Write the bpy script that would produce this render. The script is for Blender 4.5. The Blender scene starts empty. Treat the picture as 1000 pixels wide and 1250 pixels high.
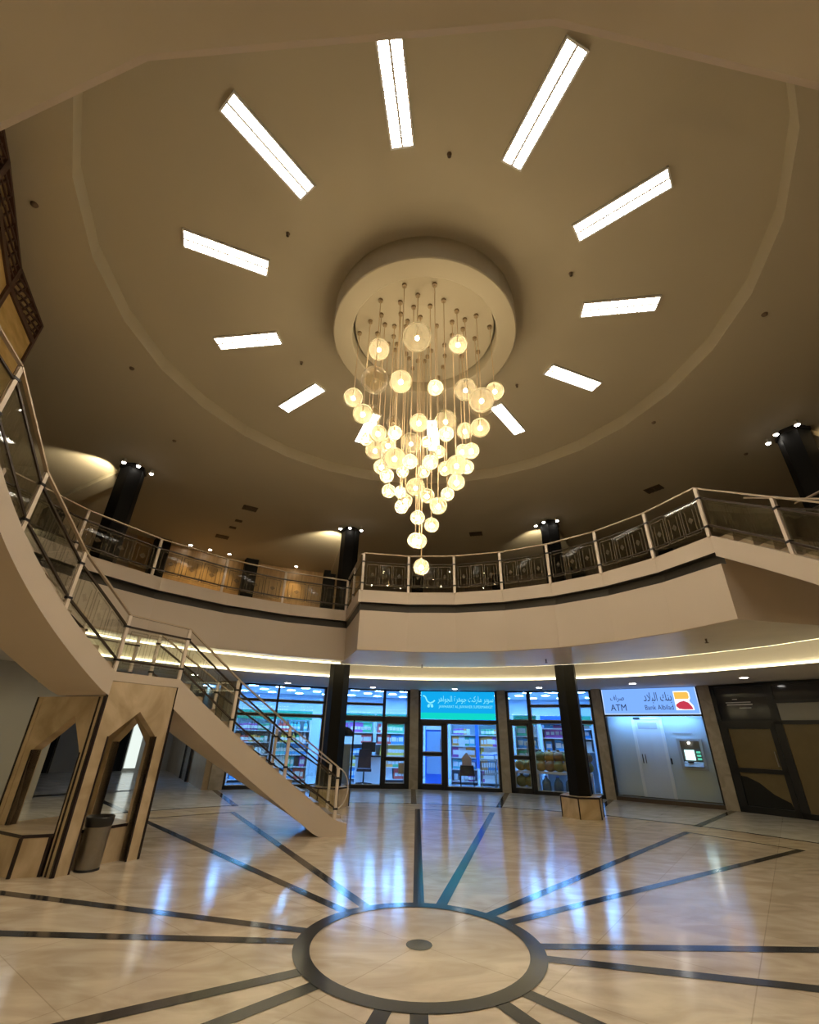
import bpy, math, random
from mathutils import Vector, Matrix
random.seed(7)
S = bpy.context.scene
COL = S.collection
R_ = math.radians
def P(r, a, z=0.0): return Vector((r*math.cos(R_(a)), r*math.sin(R_(a)), z))
A0, ST = 14.8, 360/28                      # the atrium is a 28-sided drum
def pf(a):
    d = (a-A0) % ST - ST/2
    return math.cos(R_(ST/2))/math.cos(R_(d))
def PP(r, a, z=0.0): return P(r*pf(a), a, z)
def arange(a, b, step=ST):
    """angles from a to b that include every corner of the drum"""
    out = [a]; k = math.ceil((a-A0)/step+1e-6)
    while A0+k*step < b-1e-6:
        out.append(A0+k*step); k += 1
    return out+[b]

# ------------------------------------------------------------------ materials
MATS = {}
def nodes(m):
    m.use_nodes = True
    return m.node_tree.nodes, m.node_tree.links
def pbr(name, col, rough=.6, metal=0, spec=.5, emit=None, es=0, noise=0, nscale=8, bump=0, bscale=60, coat=0):
    m = bpy.data.materials.new(name); N, L = nodes(m)
    b = N['Principled BSDF']
    b.inputs['Base Color'].default_value = (*col, 1); b.inputs['Roughness'].default_value = rough
    b.inputs['Metallic'].default_value = metal; b.inputs['Specular IOR Level'].default_value = spec
    b.inputs['Coat Weight'].default_value = coat
    if emit: b.inputs['Emission Color'].default_value = (*emit, 1); b.inputs['Emission Strength'].default_value = es
    if noise or bump:
        tc = N.new('ShaderNodeTexCoord')
    if noise:
        n = N.new('ShaderNodeTexNoise'); n.inputs['Scale'].default_value = nscale; n.inputs['Detail'].default_value = 6
        L.new(tc.outputs['Object'], n.inputs['Vector'])
        r = N.new('ShaderNodeMix'); r.data_type = 'RGBA'
        r.inputs['A'].default_value = (*[c*(1-noise) for c in col], 1); r.inputs['B'].default_value = (*[min(1, c*(1+noise)) for c in col], 1)
        L.new(n.outputs['Fac'], r.inputs['Factor']); L.new(r.outputs['Result'], b.inputs['Base Color'])
    if bump:
        n = N.new('ShaderNodeTexNoise'); n.inputs['Scale'].default_value = bscale; n.inputs['Detail'].default_value = 4
        L.new(tc.outputs['Object'], n.inputs['Vector'])
        bp = N.new('ShaderNodeBump'); bp.inputs['Strength'].default_value = bump; bp.inputs['Distance'].default_value = .01
        L.new(n.outputs['Fac'], bp.inputs['Height']); L.new(bp.outputs['Normal'], b.inputs['Normal'])
    MATS[name] = m; return m
def emis(name, col, s):
    m = bpy.data.materials.new(name); N, L = nodes(m); N.remove(N['Principled BSDF'])
    e = N.new('ShaderNodeEmission'); e.inputs[0].default_value = (*col, 1); e.inputs[1].default_value = s
    L.new(e.outputs[0], N['Material Output'].inputs[0]); MATS[name] = m; return m
def glassy(name, tint, refl=1.0, body=0.0, bodycol=(1, 1, 1), rough=0.0, rim=0.0, ior=1.45):
    """thin glass: clear, mirror-like at grazing angles, with a slightly milky body"""
    m = bpy.data.materials.new(name); N, L = nodes(m); N.remove(N['Principled BSDF'])
    t = N.new('ShaderNodeBsdfTransparent'); t.inputs[0].default_value = (*tint, 1)
    g = N.new('ShaderNodeBsdfGlossy'); g.inputs['Roughness'].default_value = rough
    f = N.new('ShaderNodeFresnel'); f.inputs[0].default_value = ior
    sh = t.outputs[0]
    if body or rim:
        tr = N.new('ShaderNodeBsdfTranslucent'); tr.inputs[0].default_value = (*bodycol, 1)
        df = N.new('ShaderNodeBsdfDiffuse'); df.inputs[0].default_value = (*bodycol, 1)
        mm = N.new('ShaderNodeMixShader'); mm.inputs[0].default_value = .4
        L.new(tr.outputs[0], mm.inputs[1]); L.new(df.outputs[0], mm.inputs[2])
        lw = N.new('ShaderNodeLayerWeight'); lw.inputs[0].default_value = .22
        mr = N.new('ShaderNodeMapRange'); mr.inputs['To Min'].default_value = body; mr.inputs['To Max'].default_value = body+rim
        L.new(lw.outputs['Facing'], mr.inputs['Value'])
        ms = N.new('ShaderNodeMixShader'); L.new(mr.outputs[0], ms.inputs[0])
        L.new(t.outputs[0], ms.inputs[1]); L.new(mm.outputs[0], ms.inputs[2]); sh = ms.outputs[0]
    mul = N.new('ShaderNodeMath'); mul.operation = 'MULTIPLY'; mul.inputs[1].default_value = refl
    L.new(f.outputs[0], mul.inputs[0])
    mx = N.new('ShaderNodeMixShader'); L.new(mul.outputs[0], mx.inputs[0]); L.new(sh, mx.inputs[1]); L.new(g.outputs[0], mx.inputs[2])
    L.new(mx.outputs[0], N['Material Output'].inputs[0]); MATS[name] = m; return m

def marble(name, c1, c2, rough, seams=None, spec=.5, scale=1.4):
    m = bpy.data.materials.new(name); N, L = nodes(m); b = N['Principled BSDF']
    b.inputs['Roughness'].default_value = rough; b.inputs['Specular IOR Level'].default_value = spec
    tc = N.new('ShaderNodeTexCoord')
    mp = N.new('ShaderNodeMapping'); mp.inputs['Scale'].default_value = (1, 2.3, 1.5); mp.inputs['Rotation'].default_value = (0, 0, .7)
    L.new(tc.outputs['Object'], mp.inputs[0])
    n = N.new('ShaderNodeTexNoise'); n.inputs['Scale'].default_value = scale; n.inputs['Detail'].default_value = 9; n.inputs['Distortion'].default_value = 1.3
    L.new(mp.outputs[0], n.inputs['Vector'])
    cr = N.new('ShaderNodeValToRGB'); cr.color_ramp.elements[0].position = .35; cr.color_ramp.elements[1].position = .68
    cr.color_ramp.elements[0].color = (*c1, 1); cr.color_ramp.elements[1].color = (*c2, 1)
    L.new(n.outputs['Fac'], cr.inputs[0]); out = cr.outputs[0]
    if seams:
        br = N.new('ShaderNodeTexBrick'); br.inputs['Scale'].default_value = 1; br.inputs['Brick Width'].default_value = seams; br.inputs['Row Height'].default_value = seams
        br.offset = 0; br.inputs['Mortar Size'].default_value = .004; br.inputs['Color1'].default_value = (1, 1, 1, 1); br.inputs['Color2'].default_value = (.9, .9, .89, 1); br.inputs['Mortar'].default_value = (.72, .7, .68, 1)
        mp2 = N.new('ShaderNodeMapping'); mp2.inputs['Rotation'].default_value = (0, 0, R_(38)); L.new(tc.outputs['Object'], mp2.inputs[0]); L.new(mp2.outputs[0], br.inputs['Vector'])
        mx = N.new('ShaderNodeMix'); mx.data_type = 'RGBA'; mx.blend_type = 'MULTIPLY'; mx.inputs['Factor'].default_value = 1
        L.new(out, mx.inputs['A']); L.new(br.outputs['Color'], mx.inputs['B']); out = mx.outputs['Result']
    L.new(out, b.inputs['Base Color']); MATS[name] = m; return m
def wood(name, c1, c2, rough=.45, sc=(14, 14, 1.2)):
    m = bpy.data.materials.new(name); N, L = nodes(m); b = N['Principled BSDF']; b.inputs['Roughness'].default_value = rough
    tc = N.new('ShaderNodeTexCoord'); mp = N.new('ShaderNodeMapping'); mp.inputs['Scale'].default_value = sc
    L.new(tc.outputs['Object'], mp.inputs[0]); n = N.new('ShaderNodeTexNoise'); n.inputs['Scale'].default_value = 1; n.inputs['Detail'].default_value = 8
    L.new(mp.outputs[0], n.inputs['Vector']); cr = N.new('ShaderNodeValToRGB')
    cr.color_ramp.elements[0].position = .3; cr.color_ramp.elements[1].position = .7
    cr.color_ramp.elements[0].color = (*c1, 1); cr.color_ramp.elements[1].color = (*c2, 1)
    L.new(n.outputs['Fac'], cr.inputs[0]); L.new(cr.outputs[0], b.inputs['Base Color']); MATS[name] = m; return m

FLOOR = marble('beige_marble', (.50, .40, .29), (.70, .59, .45), .15, 1.15, .7)
GREYM = marble('pale_grey_marble', (.50, .47, .43), (.68, .65, .61), .15, 1.15, .7)
INLAY = pbr('dark_stone_inlay', (.035, .034, .034), .14, noise=.3, nscale=5)
PAV = marble('golden_marble', (.42, .32, .195), (.62, .49, .33), .22, None, .4, 1.1)
PAINT = pbr('ceiling_paint', (.51, .46, .35), .85, bump=.15, bscale=90)
FASCIA = pbr('fascia_paint', (.58, .49, .395), .7, bump=.08, bscale=60)
SOFFIT = pbr('soffit_paint', (.66, .60, .50), .34, noise=.16, nscale=1.6)
LOWCEIL = pbr('lower_ceiling_paint', (.55, .52, .50), .7)
BAND = pbr('dark_band', (.045, .04, .036), .5)
BLACK = pbr('black_paint', (.008, .007, .007), .35)
COLB = pbr('column_black', (.005, .0045, .004), .55, 0, .15)
FRAME = pbr('black_aluminium', (.012, .012, .014), .35, .3)
CREAM = pbr('cream_metal', (.72, .62, .52), .4)
BRONZE = pbr('dark_bronze', (.05, .035, .025), .4, .4)
BRASSR = pbr('handrail', (.50, .40, .29), .35, .3)
TRIM = pbr('dark_brown_stone', (.022, .012, .012), .25)
PIL = marble('pilaster_stone', (.25, .215, .175), (.36, .31, .26), .4, None, .4, 2)
STEP = marble('step_stone', (.38, .30, .21), (.55, .45, .33), .3)
GLASS = glassy('clear_glass', (.97, .98, .97), 1.0)
RAILG = glassy('railing_glass', (.93, .94, .90), .55)
SHOPG = glassy('shop_glass', (.95, .97, .97), .9)
ETCH = glassy('etched_line', (1, 1, 1), .2, .42, (.45, .38, .29)); ETCHF = glassy('etched_line_faint', (1, 1, 1), .2, .10, (.45, .38, .29))
SHELL = glassy('globe_glass', (.92, .84, .68), .10, .60, (.165, .137, .085), 0, .30)
SHELLC = glassy('clear_globe_glass', (.95, .90, .80), .6, .05, (.9, .8, .6), 0, .45)
BULB = emis('bulb_glow', (1, .87, .66), 300)
BULBOFF = pbr('unlit_bulb', (.55, .5, .42), .4)
CORD = pbr('cord_gold', (.62, .48, .30), .4, .3)
CAP = pbr('cap_brown', (.30, .22, .13), .5, .2)
TROF = emis('fluorescent_white', (1, .90, .74), 40)
LOUV = pbr('white_louvre', (.8, .8, .82), .35)
SPOTE = emis('spot_lens', (1, .93, .82), 30)
DOWNE = emis('downlight_lens', (1, .95, .88), 18)
COVEE = emis('cove_strip', (1, .86, .50), 5)
SHOPE = emis('shop_lamp', (.18, .46, 1.0), 82)
WHITE = pbr('white_laminate', (.78, .80, .82), .4)
SHOPW = pbr('shop_wall', (.42, .50, .60), .6); SHELFB = pbr('shelf_back', (.30, .36, .42), .6)
GREENH = pbr('green_header', (.04, .38, .22), .5)
BLUEP = pbr('blue_plastic', (.04, .18, .75), .4)
SCREEN = emis('screen_glow', (.55, .95, 1), 1.6)
WOODL = wood('light_wood', (.30, .17, .06), (.46, .28, .11))
WOODD = wood('dark_wood', (.11, .075, .045), (.17, .12, .07))
WOODY = wood('yellow_wood', (.50, .33, .10), (.70, .50, .20), .5, (3, 3, 12))
STEEL = pbr('brushed_steel', (.27, .25, .22), .32, .9, noise=.1, nscale=30)
PAPER = pbr('brown_paper', (.20, .15, .085), .8, noise=.12, nscale=5)
GREYW = pbr('grey_wall', (.40, .385, .35), .6, noise=.06, nscale=3)
BROWNW = marble('brown_wall_marble', (.27, .20, .135), (.36, .28, .2), .3, None, .4, 1)
DARK = pbr('dark_void', (.006, .006, .006), .9)

# ------------------------------------------------------------------ mesh builder
class MB:
    def __init__(s): s.v = []; s.f = []; s.mi = []; s.ms = []; s.sm = []
    def _m(s, m):
        if m not in s.ms: s.ms.append(m)
        return s.ms.index(m)
    def add(s, vs, fs, m, smooth=False):
        o = len(s.v); s.v += [tuple(v) for v in vs]; k = s._m(m)
        for f in fs: s.f.append(tuple(i+o for i in f)); s.mi.append(k); s.sm.append(smooth)
    def box(s, lo, hi, m, M=None):
        (a, b, c), (d, e, f) = lo, hi
        vs = [Vector(p) for p in ((a,b,c),(d,b,c),(d,e,c),(a,e,c),(a,b,f),(d,b,f),(d,e,f),(a,e,f))]
        if M: vs = [M @ v for v in vs]
        s.add(vs, [(0,3,2,1),(4,5,6,7),(0,1,5,4),(1,2,6,5),(2,3,7,6),(3,0,4,7)], m)
    def hexa(s, vs, m):          # 8 corners, order as in box
        s.add(vs, [(0,3,2,1),(4,5,6,7),(0,1,5,4),(1,2,6,5),(2,3,7,6),(3,0,4,7)], m)
    def prism(s, poly, z0, z1, m, M=None, top=None):
        n = len(poly); vs = [Vector((x, y, z0)) for x, y in poly]+[Vector((x, y, z1)) for x, y in poly]
        if M: vs = [M @ v for v in vs]
        s.add(vs, [tuple(range(n))[::-1]]+[(i, (i+1) % n, n+(i+1) % n, n+i) for i in range(n)], m)
        s.add(vs[n:], [tuple(range(n))], top or m)
    def bar(s, a, b, w, h, m, up=Vector((0, 0, 1))):   # rectangular bar from a to b
        a = Vector(a); b = Vector(b); d = (b-a).normalized()
        x = d.cross(up)
        if x.length < 1e-4: x = d.cross(Vector((1, 0, 0)))
        x.normalize(); y = x.cross(d)
        c = [(-w/2, -h/2), (w/2, -h/2), (w/2, h/2), (-w/2, h/2)]
        vs = [a+x*i+y*j for i, j in c]+[b+x*i+y*j for i, j in c]
        s.hexa(vs, m)
    def tube(s, a, b, r0, r1, m, n=10, cap=True):
        a = Vector(a); b = Vector(b); d = (b-a).normalized()
        x = d.cross(Vector((0, 0, 1)))
        if x.length < 1e-4: x = Vector((1, 0, 0))
        x.normalize(); y = d.cross(x)
        ring = lambda p, r: [p+x*r*math.cos(2*math.pi*i/n)+y*r*math.sin(2*math.pi*i/n) for i in range(n)]
        vs = ring(a, r0)+ring(b, r1)
        s.add(vs, [(i, (i+1) % n, n+(i+1) % n, n+i) for i in range(n)], m, True)
        if cap: s.add(vs, [tuple(range(n))[::-1], tuple(range(n, 2*n))], m)
    def path(s, pts, r, m, n=8):
        for a, b in zip(pts, pts[1:]): s.tube(a, b, r, r, m, n)
    def sphere(s, c, r, m, nu=20, nv=12, sx=1, sy=1, sz=1):
        vs = []; fs = []
        for j in range(nv+1):
            t = math.pi*j/nv
            for i in range(nu):
                p = 2*math.pi*i/nu
                vs.append((c[0]+r*sx*math.sin(t)*math.cos(p), c[1]+r*sy*math.sin(t)*math.sin(p), c[2]+r*sz*math.cos(t)))
        for j in range(nv):
            for i in range(nu):
                q = (j*nu+i, (j+1)*nu+i, (j+1)*nu+(i+1) % nu, j*nu+(i+1) % nu)
                fs.append(q)
        s.add(vs, fs, m, True)
    def lathe(s, prof, m, n=32, c=(0, 0, 0), smooth=True):   # prof list of (r,z)
        vs = [(c[0]+r*math.cos(2*math.pi*i/n), c[1]+r*math.sin(2*math.pi*i/n), c[2]+z) for r, z in prof for i in range(n)]
        fs = [(j*n+i, j*n+(i+1) % n, (j+1)*n+(i+1) % n, (j+1)*n+i) for j in range(len(prof)-1) for i in range(n)]
        s.add(vs, fs, m, smooth)
    def sweep(s, angs, prof, mats, zf=None, closed=False, caps=True, faceted=True):
        """prof: list of (r, z); mats: one material per profile edge (closed outline)"""
        n = len(prof); rows = []
        for a in angs:
            k = pf(a) if faceted else 1
            dz = zf(a) if zf else 0
            row = []
            for p in prof:
                z = p[1](a) if callable(p[1]) else p[1]+dz
                row.append(P(p[0]*k, a, z))
            rows.append(row)
        if closed: rows = rows+[rows[0]]
        for e in range(n):
            m = mats[e % len(mats)]
            if m is None: continue
            vs = []; fs = []
            for i, row in enumerate(rows):
                vs += [row[e], row[(e+1) % n]]
                if i: fs.append((2*i-2, 2*i, 2*i+1, 2*i-1))
            s.add(vs, fs, m)
        if caps and not closed:
            s.add(rows[0], [tuple(range(n))], mats[0]); s.add(rows[-1], [tuple(range(n))[::-1]], mats[0])
    def obj(s, name, parent=None):
        me = bpy.data.meshes.new(name); me.from_pydata(s.v, [], s.f)
        for m in s.ms: me.materials.append(m)
        me.polygons.foreach_set('material_index', s.mi); me.polygons.foreach_set('use_smooth', s.sm); me.update()
        o = bpy.data.objects.new(name, me); COL.objects.link(o)
        if parent:
            o.parent = parent
            o.matrix_parent_inverse = parent_world(parent).inverted()
        return o
def parent_world(o):
    M = o.matrix_basis.copy()
    while o.parent:
        M = o.parent.matrix_basis @ o.matrix_parent_inverse @ M if False else (o.parent.matrix_basis @ (o.matrix_parent_inverse @ M)); o = o.parent
    return M
def tag(o, label, cat, group=None, kind=None):
    o['label'] = label; o['category'] = cat
    if group: o['group'] = group
    if kind: o['kind'] = kind
    return o
def thing(name, loc, label, cat, group=None, kind=None):
    o = bpy.data.objects.new(name, None); COL.objects.link(o); o.location = loc; o.empty_display_size = .2
    return tag(o, label, cat, group, kind)
def struct(o): o['kind'] = 'structure'; return o
def dup(o, loc, rz=None, label=None, group=None):
    r = o.copy(); COL.objects.link(r); r.location = loc
    if rz is not None: r.rotation_euler = (0, 0, rz)
    if label: r['label'] = label
    if group: r['group'] = group
    for ch in list(o.children):
        c = ch.copy(); COL.objects.link(c); c.parent = r; c.matrix_parent_inverse = ch.matrix_parent_inverse.copy()
        for g in ch.children:
            d = g.copy(); COL.objects.link(d); d.parent = c; d.matrix_parent_inverse = g.matrix_parent_inverse.copy()
    return r
def textmesh(body, size, M, m, extrude=.003, align='CENTER', sx=1, width=None):
    cu = bpy.data.curves.new('lettering', 'FONT'); cu.body = body; cu.size = size; cu.extrude = extrude; cu.align_x = align; cu.resolution_u = 3
    o = bpy.data.objects.new('lettering', cu); COL.objects.link(o)
    me = bpy.data.meshes.new_from_object(o.evaluated_get(bpy.context.evaluated_depsgraph_get()))
    bpy.data.objects.remove(o)
    if width:
        xs = [v.co.x for v in me.vertices]; w_ = max(xs)-min(xs); me.transform(Matrix.Translation((-(max(xs)+min(xs))/2, 0, 0))); sx = width/w_
    me.transform(M @ Matrix.Diagonal((sx, 1, 1, 1))); me.materials.clear(); me.materials.append(m)
    n = bpy.data.objects.new('lettering', me); COL.objects.link(n); return n
def attach(o, parent):
    o.parent = parent; o.matrix_parent_inverse = parent_world(parent).inverted(); return o

# ------------------------------------------------------------------ levels
ZB, ZT, ZR = 3.14, 4.40, 0.83            # slab soffit, gallery floor, rail height
ZC, ZU = 7.47, 7.20                      # coffer ceiling, gallery ceiling
RW = 12.15

# ------------------------------------------------------------------ floor with stone inlay pattern
fb = MB(); fb.prism([(30*math.cos(R_(a)), 30*math.sin(R_(a))) for a in range(0, 360, 10)], -.2, 0, FLOOR)
z = .003
def ringflat(r0, r1, n=72):
    vs = [P(r, 360*i/n, z+.002) for r in (r0, r1) for i in range(n)]
    fb.add(vs, [(i, n+i, n+(i+1) % n, (i+1) % n) for i in range(n)], INLAY)
ringflat(.918, 1.056); fb.add([P(.112, i*10, z) for i in range(36)], [tuple(range(36))], INLAY)
def strip(a, b, w):
    d = (b-a).normalized(); n = Vector((-d.y, d.x, 0))*w/2
    fb.add([Vector((q.x, q.y, z)) for q in (a-n, b-n, b+n, a+n)], [(0, 1, 2, 3)], INLAY)
ARMS = [(88.6, 75.4), (133.6, 120.2), (179.4, 166.4), (223.6, 210.4), (268.3, 255.5), (313.6, 300.2), (1.4, -11.8), (45.6, 32.3)]
for a, b in ARMS:
    for q in (a, b): strip(P(1.0, q), P(7.75, q), .118)
    z += .0005; strip(P(7.72, a), P(7.72, b), .05); z -= .0005
PA = [119.49, 117.64, 103.86, 101.9, 89.93, 88.53, 75.54, 74.2, 60.92, 59.6, 46.66, 45.21]     # pilaster edges along the shop fronts
pil_c = [(PA[i]+PA[i+1])/2 for i in range(0, 12, 2)]
for c in pil_c+[31, 133.5, 17, 2, 148, 163]: strip(P(8.6, c), P(12.1, c), .15)
edge = [163, 148, 133.5]+pil_c+[31, 17, 2]
for c, d in zip(edge, edge[1:]):
    strip(P(8.75, c), P(8.75, d), .075)
    fb.add([P(8.75, c, .0015), P(8.75, d, .0015), P(13.0, d, .0015), P(13.0, c, .0015)], [(0, 3, 2, 1)] if c < d else [(0, 1, 2, 3)], GREYM)
fb.add([P(13.0, 150, .0015), P(13.0, 120, .0015), P(24, 121, .0015), P(24, 142, .0015)], [(0, 1, 2, 3)], GREYM)
struct(fb.obj('floor'))

# ------------------------------------------------------------------ ceilings
cb = MB(); full = [A0+ST*i for i in range(28)]
cb.sweep(full, [(1.2, ZC), (4.62, ZC), (4.62, ZU), (13, ZU), (13, ZC+.3), (1.2, ZC+.3)], [PAINT], closed=True)
cb.sweep(full, [(.01, ZC), (1.2, ZC), (1.2, ZC+.3), (.01, ZC+.3)], [PAINT], closed=True)
struct(cb.obj('ceiling'))

def slab(a0, a1, r0, zb, name):
    b = MB(); an = arange(a0, a1)
    prof = [(r0+.016, zb), (r0, zb+.010), (r0, 3.965), (r0+.10, 3.965), (r0+.10, 4.135), (r0-.05, 4.135), (r0-.05, ZT), (12.6, ZT), (12.6, 3.70), (7.35, 3.70), (7.35, zb+.06)]
    b.sweep(an, prof, [FASCIA, FASCIA, BAND, BAND, BAND, FASCIA, FLOOR, None, SOFFIT, SOFFIT, SOFFIT])
    # the lip and the dark groove turn the corner at both ends of the sector
    return struct(b.obj(name))
slab(A0, A0+90, 4.62, ZB, 'slab_front')
slab(A0+90, 178, 6.6, ZB+.05, 'slab_left')
slab(178, 201.2, 5.62, ZB, 'slab_left')
slab(201.2, 283.5, 4.60, ZB, 'slab_near')
slab(283.5, 360+A0, 6.6, ZB+.05, 'slab_right')
# return faces of the balcony at the notch and at the right corner
b = MB()
for a, sgn in ((A0+90, 1), (A0, -1)):
    u = P(1, a); t = Vector((-u.y, u.x, 0))*sgn; M = Matrix(((u.x, t.x, 0, 0), (u.y, t.y, 0, 0), (0, 0, 1, 0), (0, 0, 0, 1)))
    if sgn > 0:
        b.box((4.57, 0, 4.135), (6.55, .06, ZT), FASCIA, M); b.box((4.64, 0, 3.965), (6.6, .012, 4.135), BAND, M)
struct(b.obj('trim_balcony'))
# lower ceiling over the shop walk with its glowing cove
b = MB(); b.sweep(full, [(9.05, 3.05), (12.7, 3.05), (12.7, 3.2), (9.2, 3.2), (9.2, 3.68), (9.05, 3.68)], [LOWCEIL, LOWCEIL, LOWCEIL, LOWCEIL, LOWCEIL, LOWCEIL], closed=True)
struct(b.obj('ceiling_lower'))
b = MB()
b.sweep(full, [(9.0, 3.055), (9.045, 3.055), (9.045, 3.09), (9.0, 3.09)], [COVEE], closed=True)
o = b.obj('cove_strip_light'); tag(o, 'warm glowing strip light along the shop walk ceiling edge', 'strip light')
b = MB(); b.sweep(full, [(7.36, 3.205), (7.40, 3.205), (7.40, 3.235), (7.36, 3.235)], [COVEE], closed=True)
b.sweep(full, [(7.40, 3.40), (7.47, 3.40), (7.47, 3.52), (7.40, 3.52)], [COVEE], closed=True)  # second strip hidden above the soffit edge, added to brighten the cove face
o = b.obj('cove_strip_light'); tag(o, 'warm glowing strip light along the outer edge of the balcony soffit, with an added hidden strip above', 'strip light')

# ------------------------------------------------------------------ walls
def wallsec(name, a0, a1, r, z0, z1, mat, th=.25, step=3.0):
    b = MB(); n = max(2, int((a1-a0)/step)+1); an = [a0+(a1-a0)*i/(n-1) for i in range(n)]
    b.sweep(an, [(r, z0), (r+th, z0), (r+th, z1), (r, z1)], [mat], faceted=False); return struct(b.obj(name))
for a0, a1, mat in ((100, 137, WOODL), (137, 232, BROWNW), (-128, -60, WOODD), (-60, 100, WOODD)):
    wallsec('wall_upper', a0, a1, 12.22, ZT, ZU+.02, mat)
wallsec('wall_left', 139.3, 232, RW, 0, 3.2, GREYW); wallsec('wall_near', -128, -60, RW, 0, 3.2, GREYW)
wallsec('wall_right', -60, 31, RW, 0, 3.2, GREYW)
for c in (105.5, 119.4, 133.6, 89, 74, 60, 46, 31, 16, 148):                       # dark pilasters on the gallery's back wall
    u = P(1, c); t = Vector((-u.y, u.x, 0)); M = Matrix(((u.x, t.x, 0, 0), (u.y, t.y, 0, 0), (0, 0, 1, 0), (0, 0, 0, 1)))
    b = MB(); b.box((11.85, -.22, ZT), (12.25, .22, ZU), COLB, M); struct(b.obj('trim_pilaster'))
for i in range(0, 12, 2):                                                         # stone pilasters between the shops
    p0, p1 = P(RW-.06, PA[i]), P(RW-.06, PA[i+1]); d = (p1-p0); n = Vector((d.y, -d.x, 0)).normalized()
    if n.dot(p0) < 0: n = -n
    b = MB(); b.hexa([p0, p1, p1+n*.4, p0+n*.4]+[q+Vector((0, 0, 3.07)) for q in (p0, p1, p1+n*.4, p0+n*.4)], PIL)
    struct(b.obj('trim_pilaster'))
# corridor to the left of the shops
def vwall(name, a, b_, z1, mat, th=.2, z0=0):
    d = (b_-a).normalized(); n = Vector((-d.y, d.x, 0))*th
    m = MB(); m.hexa([Vector((q.x, q.y, zz)) for zz in (z0, z1) for q in (a, b_, b_+n, a+n)], mat); return struct(m.obj(name))
vwall('wall_corridor', P(12.2, 120.3), P(14.9, 120.6), 3.2, BROWNW, -.25)
vwall('wall_corridor', P(16.3, 120.6), P(21.3, 120.9), 3.2, BROWNW, -.25)
vwall('wall_corridor', P(12.3, 139.5), P(21.3, 137.2), 3.2, GREYW, .25)
vwall('wall_end', P(20.95, 119), P(20.95, 141), 3.2, GREYW, -.25)
b = MB(); b.sweep([120+2*i for i in range(12)], [(12.6, 3.05), (21.6, 3.05), (21.6, 3.2), (12.6, 3.2)], [LOWCEIL], faceted=False); struct(b.obj('ceiling_corridor'))

# camera-independent helper for a frame standing on the facade line
class Frame:
    def __init__(s, p0, p1):
        s.p = p0; s.W = (p1-p0).length; s.u = (p1-p0).normalized(); s.n = Vector((s.u.y, -s.u.x, 0))
        if s.n.dot(p0) > 0: s.n = -s.n
        s.M = Matrix(((s.u.x, s.n.x, 0, p0.x), (s.u.y, s.n.y, 0, p0.y), (0, 0, 1, 0), (0, 0, 0, 1)))
    def T(s, u, z, d=0):     # text/sign matrix: X along the front, Y up, Z towards the hall
        o = s.p+s.u*u+s.n*d+Vector((0, 0, z))
        return Matrix(((s.u.x, 0, s.n.x, o.x), (s.u.y, 0, s.n.y, o.y), (0, 1, 0, o.z), (0, 0, 0, 1)))

# side door set in the corridor wall, doors at the corridor end
def plain_door(p0, p1, z1, mat, name, label):
    F = Frame(p0, p1); b = MB(); b.box((0, 0, 0), (F.W, .05, z1), mat, F.M)
    t = thing(name, p0, label, 'door'); b.obj('door_panel', t)
    b = MB(); b.box((-.06, -.02, 0), (0, .09, z1+.06), FRAME, F.M); b.box((F.W, -.02, 0), (F.W+.06, .09, z1+.06), FRAME, F.M); b.box((0, -.02, z1), (F.W, .09, z1+.06), FRAME, F.M)
    b.obj('door_frame', t); return t
GDOOR = pbr('corridor_door', (.20, .21, .24), .15, .2)
t = plain_door(P(14.95, 120.55), P(16.25, 120.6), 2.4, GDOOR, 'glazed_door', 'dark shiny glazed door in the corridor side wall under the stairs')
t['category'] = 'door'
t = plain_door(P(20.3, 136.6), P(20.3, 133.0), 2.3, DARK, 'black_doorway_panel', 'dark doorway painted as a black panel at the corridor end seen through the left arch of the marble kiosk')  # flat black panels for the doorways: darkness of the openings put into colour
t = plain_door(P(20.3, 127.7), P(20.3, 126.0), 2.3, DARK, 'black_doorway_panel', 'narrow dark doorway painted as a black panel at the corridor end seen through the front arch of the kiosk')
LITD = emis('lit_door_glow', (.90, 1.0, .93), .7)
F = Frame(P(20.25, 125.7), P(20.25, 124.5)); b = MB(); b.box((0, 0, .1), (F.W, .05, 2.05), LITD, F.M); o = b.obj('lit_glass_door')
tag(o, 'tall narrow glowing white door at the corridor end behind the kiosk', 'door')

# ------------------------------------------------------------------ columns
def hexpoly(r, rot=0): return [(r*math.cos(R_(60*i+rot)), r*math.sin(R_(60*i+rot))) for i in range(6)]
def lower_column(a, r, label):
    c = P(r, a); t = thing('column', c, label, 'column', kind='thing'); M = Matrix.Translation(c)
    rot = 243
    b = MB(); b.prism(hexpoly(.27, rot), .42, 3.69, COLB, M); b.obj('shaft', t)
    b = MB(); b.prism(hexpoly(.485, rot), 0, .385, PAV, M); bs = b.obj('marble_plinth', t)
    b = MB(); b.prism(hexpoly(.50, rot), .385, .42, TRIM, M, PAV)
    for i in range(6):
        q = c+Vector((.487*math.cos(R_(60*i+rot)), .487*math.sin(R_(60*i+rot)), 0)); b.bar(q, q+Vector((0, 0, .385)), .022, .022, TRIM)
    b.obj('plinth_trim', bs); return t
lower_column(61, 8.2, 'black column on a marble plinth before the yellow goods window')
lower_column(104, 8.2, 'black column on a marble plinth behind the foot of the stairs')
for a in (-29, -74, 196, 241): lower_column(a, 8.2, 'black lower column outside the view')if False else None
SPB = pbr('spot_body', (.6, .57, .5), .4, .4)
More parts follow.
